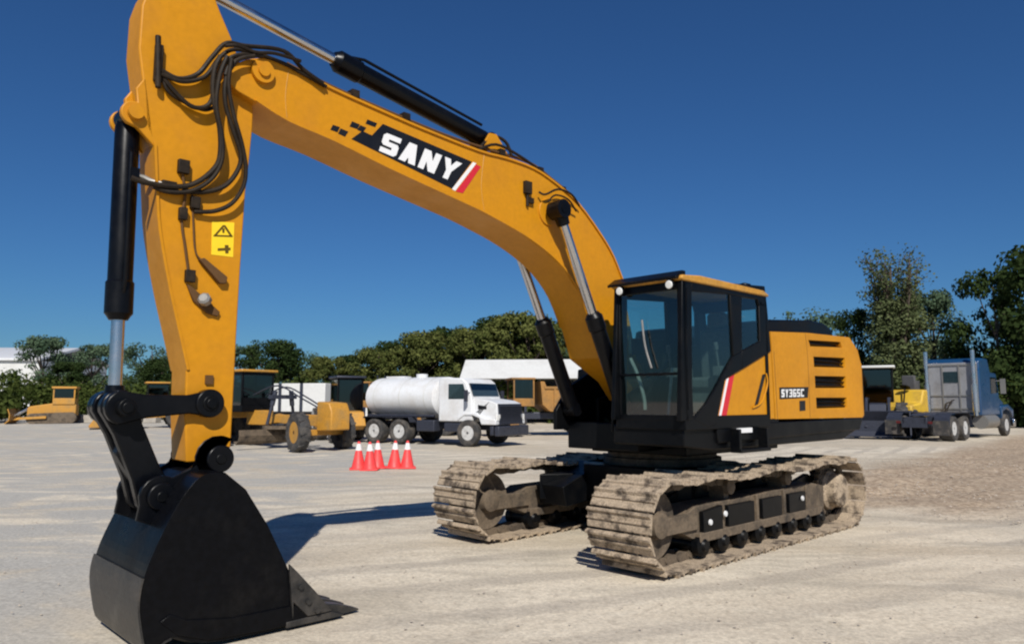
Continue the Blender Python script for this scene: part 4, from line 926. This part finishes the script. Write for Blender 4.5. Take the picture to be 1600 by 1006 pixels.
for s_ in (-1,1): MB().bx(-2.2,-2.17,s_*.95-.3,s_*.95+.3,.25,.85).build('mud_flap', M['rubber'], S)
for y in (-.62,.62): MB().bx(-2.42,-2.38,y-.08,y+.08,.72,.82).build('tail_lamp', M['tail'], S)
m = MB(); m.prism([(2.35,1.0),(2.35,3.45),(2.6,3.6),(3.6,3.6),(3.9,3.0),(4.75,2.95),(5.0,2.1),(5.0,1.0)], -1.15, 1.15); cs = m.build('cab', M['blue'], S, bev=.06)
m = MB(); m.bx(2.28,2.34,-1.08,1.08,1.15,3.4); bp_ = m.build('sleeper_back', M['grey'], S, bev=.02)
m = MB()
for y in (-1.05,-.35,.35,1.0): m.bx(2.24,2.28,y-.03,y+.03,1.2,3.35)
for z in (1.3,1.9,3.3): m.bx(2.235,2.28,-1.05,1.05,z-.03,z+.03)
m.build('rib', M['steel'], bp_); m = MB(); m.bx(2.25,2.28,-.3,.3,2.5,3.0); m.build('window', M['darkglass'], bp_)
m = MB(); m.tube([(2.2,.1,1.6),(1.7,.1,1.5),(1.3,.0,1.2),(.8,0,1.15)], .03); m.tube([(2.2,-.1,1.7),(1.6,-.15,1.6),(1.2,-.1,1.2)], .03); m.build('air_hose', M['hose'], S)
for s in (-1,1): m = MB(); m.prism([(3.8,2.0),(3.8,2.75),(4.65,2.75),(4.85,2.05)], s*1.155-.005, s*1.155+.005); m.build('window', M['darkglass'], cs)
m = MB(); m.prism([(4.75,2.9),(4.98,2.12),(5.02,2.12),(4.8,2.92)], -1.0, 1.0); m.build('windshield', M['darkglass'], cs)
m = MB(); m.prism([(5.0,1.0),(5.0,2.05),(6.2,1.85),(6.9,1.6),(7.0,.9)], -.8, .8); m.prism([(5.15,.8),(5.3,1.15),(5.9,1.28),(6.5,1.15),(6.9,.8),(6.95,1.25),(6.2,1.5),(5.0,1.4)], -1.2, 1.2); m.build('hood', M['blue'], S, bev=.05)
m = MB(); m.bx(6.9,7.2,-1.2,1.2,.4,.8); m.build('bumper', M['chrome'], S, bev=.04)

# ---- traffic cones
def cone(label, loc, rz):
    C = empty('traffic_cone', loc, rz, label, 'traffic cone', 'traffic cones in front of the tanker')
    b_ = MB().zprism([(-.23,-.23),(.23,-.23),(.23,.23),(-.23,.23)], 0, .04).build('base', M['cone'], C, bev=.015)
    MB().lathe([(.19,.04),(.18,.06),(.035,.70),(.03,.72),(.02,.72)], (0,0,0), (0,0,1), 20).build('body', M['cone'], C)
    MB().lathe([(.092,.49),(.052,.66),(.048,.66),(.088,.49)], (0,0,0), (0,0,1), 20).build('collar', M['collar'], C)
    return C
cl = ['red traffic cone with a white collar, leftmost of the row', 'red traffic cone, front one of the left cluster, second from left', 'red traffic cone standing close behind the second, middle of the row', 'red traffic cone, left one of the separate pair', 'red traffic cone, rightmost of the row']
c0 = cone(cl[0], G(560,733), .2)
for i, (x, y) in enumerate(((578,734),(590,731),(616,731),(636,731))):
    c = c0.copy(); col.objects.link(c); c.location = G(x, y); c.rotation_euler = (R(random.uniform(-2,2)), R(random.uniform(-2,2)), random.uniform(0,3)); c['label'] = cl[i+1]
    for ch in c0.children:
        k = ch.copy(); col.objects.link(k); k.parent = c

# ---- white roofed shed, white warehouse, concrete blocks
p0 = Vector(((758-800)/FPX*60, 60, 0))
SH = empty('open_shed', p0, R(-6), 'open sided yard shed with a bright white metal roof, behind the tanker', 'shed')
m = MB(); m.xprism([(-2.6,3.45),(0,4.95),(6,3.5),(6,3.62),(0,5.1),(-2.8,3.5)], -1.6, 9.0); m.build('roof', M['offwhite'], SH)
for x in (-1.2,3.5,8.6):
    for y in (-2.4,5.4): MB().bx(x-.09,x+.09,y-.09,y+.09,0,3.6).build('post', M['slate'], SH)
MB().bx(-1.3,8.7,5.55,5.65,0,3.5).build('wall', M['slate'], SH)
p0 = Vector((-118, 135, 0))
WH = empty('warehouse', p0, R(4), 'long white metal warehouse with a low roof behind the far left trees', 'building')
m = MB(); m.bx(-40,37,-12,12,0,8.6); m.build('wall', M['offwhite'], WH)
m = MB(); m.xprism([(-12.6,8.6),(0,11.2),(12.6,8.6),(12.6,9.0),(0,11.6),(-12.6,9.0)], -41, 37.5); m.build('roof', M['white'], WH)
for x in range(-36, 36, 8): MB().bx(x-1.8, x+1.8, -12.08, -12.0, 0, 4.5).build('door', M['grey'], WH)
p0 = G(128,658)
cbl = ['pale concrete block lying right of the far dozer', 'pale concrete block behind the bucket cylinder rod, right of its twin', 'lone concrete block seen under the rocker link']
for i, x in enumerate((122,146,232)):
    q = G(x, 660); m = MB(); m.prism([(-.9,0),(-.9,.55),(-.82,.62),(.82,.62),(.9,.55),(.9,0)], -.35, .35)
    o = m.build('concrete_block', M['concrete'], None, bev=.03); o.location = q; o.rotation_euler = (0,0,R(8-9*i)); tag(o, cbl[i], 'concrete block', 'concrete blocks at the edge of the lot')

# ================================================================== TREES
def leaves_mesh(name, cen, nor, size, m):
    n = len(cen); g = rng
    a = np.cross(nor, g.normal(size=(n,3))); a /= np.linalg.norm(a, axis=1)[:,None]+1e-9; b = np.cross(nor, a); b /= np.linalg.norm(b, axis=1)[:,None]+1e-9
    s = size*(.6+.8*g.random(n))[:,None]
    v = np.stack([cen-a*s*.5-b*s*.25, cen+a*s*.15-b*s*.42, cen+a*s*.6+b*s*.05, cen-a*s*.05+b*s*.45], 1).reshape(-1,3)
    me = bpy.data.meshes.new(name); me.vertices.add(4*n); me.vertices.foreach_set('co', v.ravel())
    me.loops.add(4*n); me.loops.foreach_set('vertex_index', np.arange(4*n, dtype='i4')); me.polygons.add(n); me.polygons.foreach_set('loop_start', np.arange(0,4*n,4,dtype='i4')); me.update(calc_edges=True)
    me.materials.append(m); return me
def clump_points(cents, rads, n, g):
    w_ = rads**2; idx = g.choice(len(cents), n, p=w_/w_.sum())
    d_ = g.normal(size=(n,3)); d_ /= np.linalg.norm(d_, axis=1)[:,None]
    rr = rads[idx]*(.30+.85*g.random(n)**.7)
    sq = np.array([1,1,.75]); pos = cents[idx]+d_*rr[:,None]*sq
    nor = d_+g.normal(size=(n,3))*.55+np.array([0,0,.25]); nor /= np.linalg.norm(nor, axis=1)[:,None]
    return pos, nor
def make_tree(h, cr, base, leaf, nclump, nleaf, size, seed, shape='round', name='tree'):
    g = np.random.default_rng(seed); C = []; Rr = []
    for i in range(nclump):
        t = g.random(); a = g.random()*6.283
        if shape == 'round': z = base+(h-base)*t; rad = cr*math.sqrt(max(0, 1-((t-.42)/.62)**2))*(.35+.65*g.random()**.5); r_ = cr*(.12+.24*g.random())
        elif shape == 'column': z = base+(h*.70-base)*t; rad = cr*(.75-.25*t)*g.random()**.6; r_ = cr*(.22+.22*g.random())
        else: z = base+(h-base)*t; rad = cr*(1-.75*t)*g.random()**.5; r_ = cr*(.2+.15*g.random())
        C.append((rad*math.cos(a), rad*math.sin(a), z)); Rr.append(r_)
    C = np.array(C); Rr = np.array(Rr); C[:,2] = np.minimum(C[:,2], h-Rr*.7)
    pos, nor = clump_points(C, Rr, nleaf, g)
    T_ = empty(name, (0,0,0), 0, 'tree', 'tree')
    mb = MB(); bend = g.normal(size=2)*cr*.12
    mb.tube([(0,0,-.1),(bend[0]*.3,bend[1]*.3,h*.25),(bend[0],bend[1],h*.55),(bend[0]*.6,bend[1]*.6,h*.9)], lambda t: h*.022*(1-.85*t)+.02, 9, 4)
    ks = g.choice(nclump, min(nclump, 12), replace=False)
    for k in ks:
        c_ = C[k]; z0 = max(h*.12, min(h*.75, c_[2]*.62)); mb.tube([(bend[0]*.6,bend[1]*.6,z0), ((c_[0]+bend[0]*.6)*.5,(c_[1]+bend[1]*.6)*.5,z0+(c_[2]-z0)*.4), tuple(c_)], lambda t: h*.009*(1-.8*t)+.012, 6, 3)
    if shape == 'column':
        ex = []
        for k in range(20):
            a = g.random()*6.283; rd = cr*(.15+.55*g.random()); top_ = h*(.80+.2*g.random()); x0, y0 = rd*.5*math.cos(a), rd*.5*math.sin(a); x1, y1 = rd*math.cos(a)*1.1, rd*math.sin(a)*1.1
            mb.tube([(x0,y0,h*.45),((x0+x1)/2+g.normal()*.15,(y0+y1)/2,h*.65),(x1,y1,top_)], lambda t: .11*(1-.85*t)+.015, 6, 3)
            for j in range(9):
                t = .2+.8*g.random(); q = np.array([x0+(x1-x0)*t, y0+(y1-y0)*t, h*.45+(top_-h*.45)*t]); e_ = q+np.array([g.normal()*.5, g.normal()*.5, .5+g.random()*.7]); mb.tube([tuple(q), tuple(e_)], .025, 5, 1)
                ex.append(e_); ex.append(q)
        ex = np.array(ex); p2 = ex[g.choice(len(ex), 5200)]+g.normal(size=(5200,3))*np.array([.26,.26,.42]); n2 = g.normal(size=(5200,3)); n2 /= np.linalg.norm(n2,axis=1)[:,None]
        pos = np.concatenate([pos,p2]); nor = np.concatenate([nor,n2])
    mb.build('trunk', M['bark'], T_)
    me = leaves_mesh('crown', pos, nor, size, M[leaf]); c_ = bpy.data.objects.new('crown', me); col.objects.link(c_); c_.parent = T_
    return T_
protos = {
 'olive': [make_tree(10, 4.2, 1.6, 'leaf_olive', 80, 15000, .27, 21), make_tree(10, 3.9, 1.2, 'leaf_olive', 70, 14000, .27, 22)],
 'dark': [make_tree(10, 3.6, 1.0, 'leaf_dark', 76, 15000, .27, 31), make_tree(10, 4.4, 1.4, 'leaf_dark', 84, 15000, .27, 32)],
 'airy': [make_tree(10, 3.6, .8, 'leaf_dark', 60, 9000, .25, 61), make_tree(10, 3.3, 1.2, 'leaf_dark', 54, 8000, .25, 62)],
 'grey': [make_tree(10, 3.6, 2.2, 'leaf_grey', 46, 6500, .25, 41), make_tree(10, 4.4, 2.8, 'leaf_grey', 50, 6500, .25, 42)],
 'ivy': [make_tree(15.5, 3.0, .8, 'leaf_ivy', 90, 17000, .19, 51, 'column')],
}
used = set(); cnt = {}
def put(kind, px, topy, depth, label, group='trees along the edge of the lot', wide=1.0):
    L = protos[kind]; cnt[kind] = cnt.get(kind, -1)+1; src = L[cnt[kind] % len(L)]
    hh = (626-topy)/FPX*depth+EYE; base_h = 15.5 if kind == 'ivy' else 10.0; s = hh/base_h
    if id(src) in used:
        o = src.copy(); col.objects.link(o)
        for ch in src.children: k = ch.copy(); col.objects.link(k); k.parent = o
    else: o = src; used.add(id(src))
    o.location = ((px-800)/FPX*depth, depth, -.02*max(0, (depth-60)/40)); o.rotation_euler = (0,0,(px*1.7) % 6.28); o.scale = (s*wide, s*wide, s)
    tag(o, label, 'tree', group)
put('grey', 68, 526, 100, 'thin pale tree in front of the white warehouse at far left')
put('grey', 12, 585, 78, 'short pale tree at the left edge of the photo')
put('dark', 108, 566, 84, 'dark low tree just right of the far dozer')
put('grey', 150, 538, 96, 'grey green tree just left of the bucket cylinder rod')
put('grey', 232, 536, 92, 'open grey green tree between the bucket cylinder and the stick')
put('dark', 262, 560, 82, 'dark low tree touching the left edge of the stick')
put('dark', 312, 548, 85, 'dark tree hidden behind the lower stick')
put('grey', 385, 540, 92, 'pale tree just right of the stick, over the grader cab')
put('dark', 426, 532, 86, 'dark round tree above the grader cab')
put('grey', 470, 550, 96, 'sparse pale tree where the tree line dips, right of the grader cab')
put('olive', 516, 558, 82, 'low olive tree above the white box trailer')
put('dark', 548, 556, 88, 'dark tree left of the tank, at the start of the tall row')
put('olive', 588, 542, 82, 'olive tree right above the rear of the white tank')
put('dark', 628, 534, 88, 'dark tree above the middle of the white tank')
put('olive', 664, 520, 84, 'olive tree above the front of the white tank')
put('dark', 704, 513, 88, 'tall dark tree above the truck cab')
put('olive', 742, 508, 82, 'broad olive tree above the truck windshield')
put('dark', 780, 497, 88, 'tall dark tree left of the highest crown in the middle row')
put('olive', 818, 490, 82, 'highest olive crown of the middle row, left of the far boom cylinder')
put('dark', 862, 506, 88, 'dark tree seen behind the boom cylinders')
put('grey', 905, 520, 82, 'pale tree showing between boom and far cylinder')
put('dark', 950, 540, 84, 'dark tree hidden behind the foot of the boom')
put('dark', 1020, 545, 84, 'dark tree seen through the cab windshield')
put('olive', 1085, 540, 84, 'olive tree seen through the cab door glass')
put('dark', 1150, 545, 84, 'dark tree seen through the rear cab glass')
put('olive', 1210, 540, 80, 'olive tree hidden behind the engine housing')
put('grey', 1260, 486, 78, 'small pale crown rising above the black engine hood')
put('airy', 1334, 484, 64, 'dark rounded tree just right of the engine housing', wide=.62)
put('ivy', 1402, 388, 60, 'tall vine covered tree with bare upper branches, highest in the photo', wide=1.15)
put('grey', 1456, 455, 62, 'grey green tree leaning out right of the tall vine covered tree', wide=.72)
put('grey', 1492, 520, 70, 'thin pale tree above the tractor unit')
put('airy', 1376, 562, 66, 'low dark tree behind the black loader', wide=.9)
put('airy', 1556, 420, 56, 'big dark tree above the blue hood of the tractor unit', wide=.68)
put('airy', 1616, 455, 60, 'dark tree cut by the right edge, behind the nearest one')
put('airy', 1640, 378, 50, 'tallest dark tree at the right edge, nearest the lot', wide=.95)
put('olive', 1520, 560, 62, 'low olive tree behind the grey sleeper')
put('olive', 1590, 545, 60, 'low olive tree at the right edge behind the blue hood')
# undergrowth belt
def undergrowth():
    g = np.random.default_rng(77); C = []; Rr = []
    for i in range(1150):
        px = g.uniform(-80, 1700) if i < 620 else (g.uniform(-1100, -80) if i % 2 else g.uniform(1700, 2700)); dep = g.uniform(58, 76) if px < 1230 else g.uniform(50, 62)
        if 20 < px < 330: dep = g.uniform(70, 80)
        top_ = 2.6+1.6*g.random(); top_ *= 1.15 if px < 330 else 1.0
        if i >= 620: top_ *= 2.2
        r_ = .6+.9*g.random(); C.append(((px-800)/FPX*dep, dep, g.uniform(.2, 1)*(top_-r_*.6))); Rr.append(r_)
    pos, nor = clump_points(np.array(C), np.array(Rr), 125000, g); pos[:,2] = np.abs(pos[:,2])
    me = leaves_mesh('undergrowth', pos, nor, .30, M['leaf_low']); o = bpy.data.objects.new('undergrowth', me); col.objects.link(o)
    tag(o, 'dense green undergrowth along the edge of the lot under the trees', 'undergrowth', kind='stuff')
undergrowth()
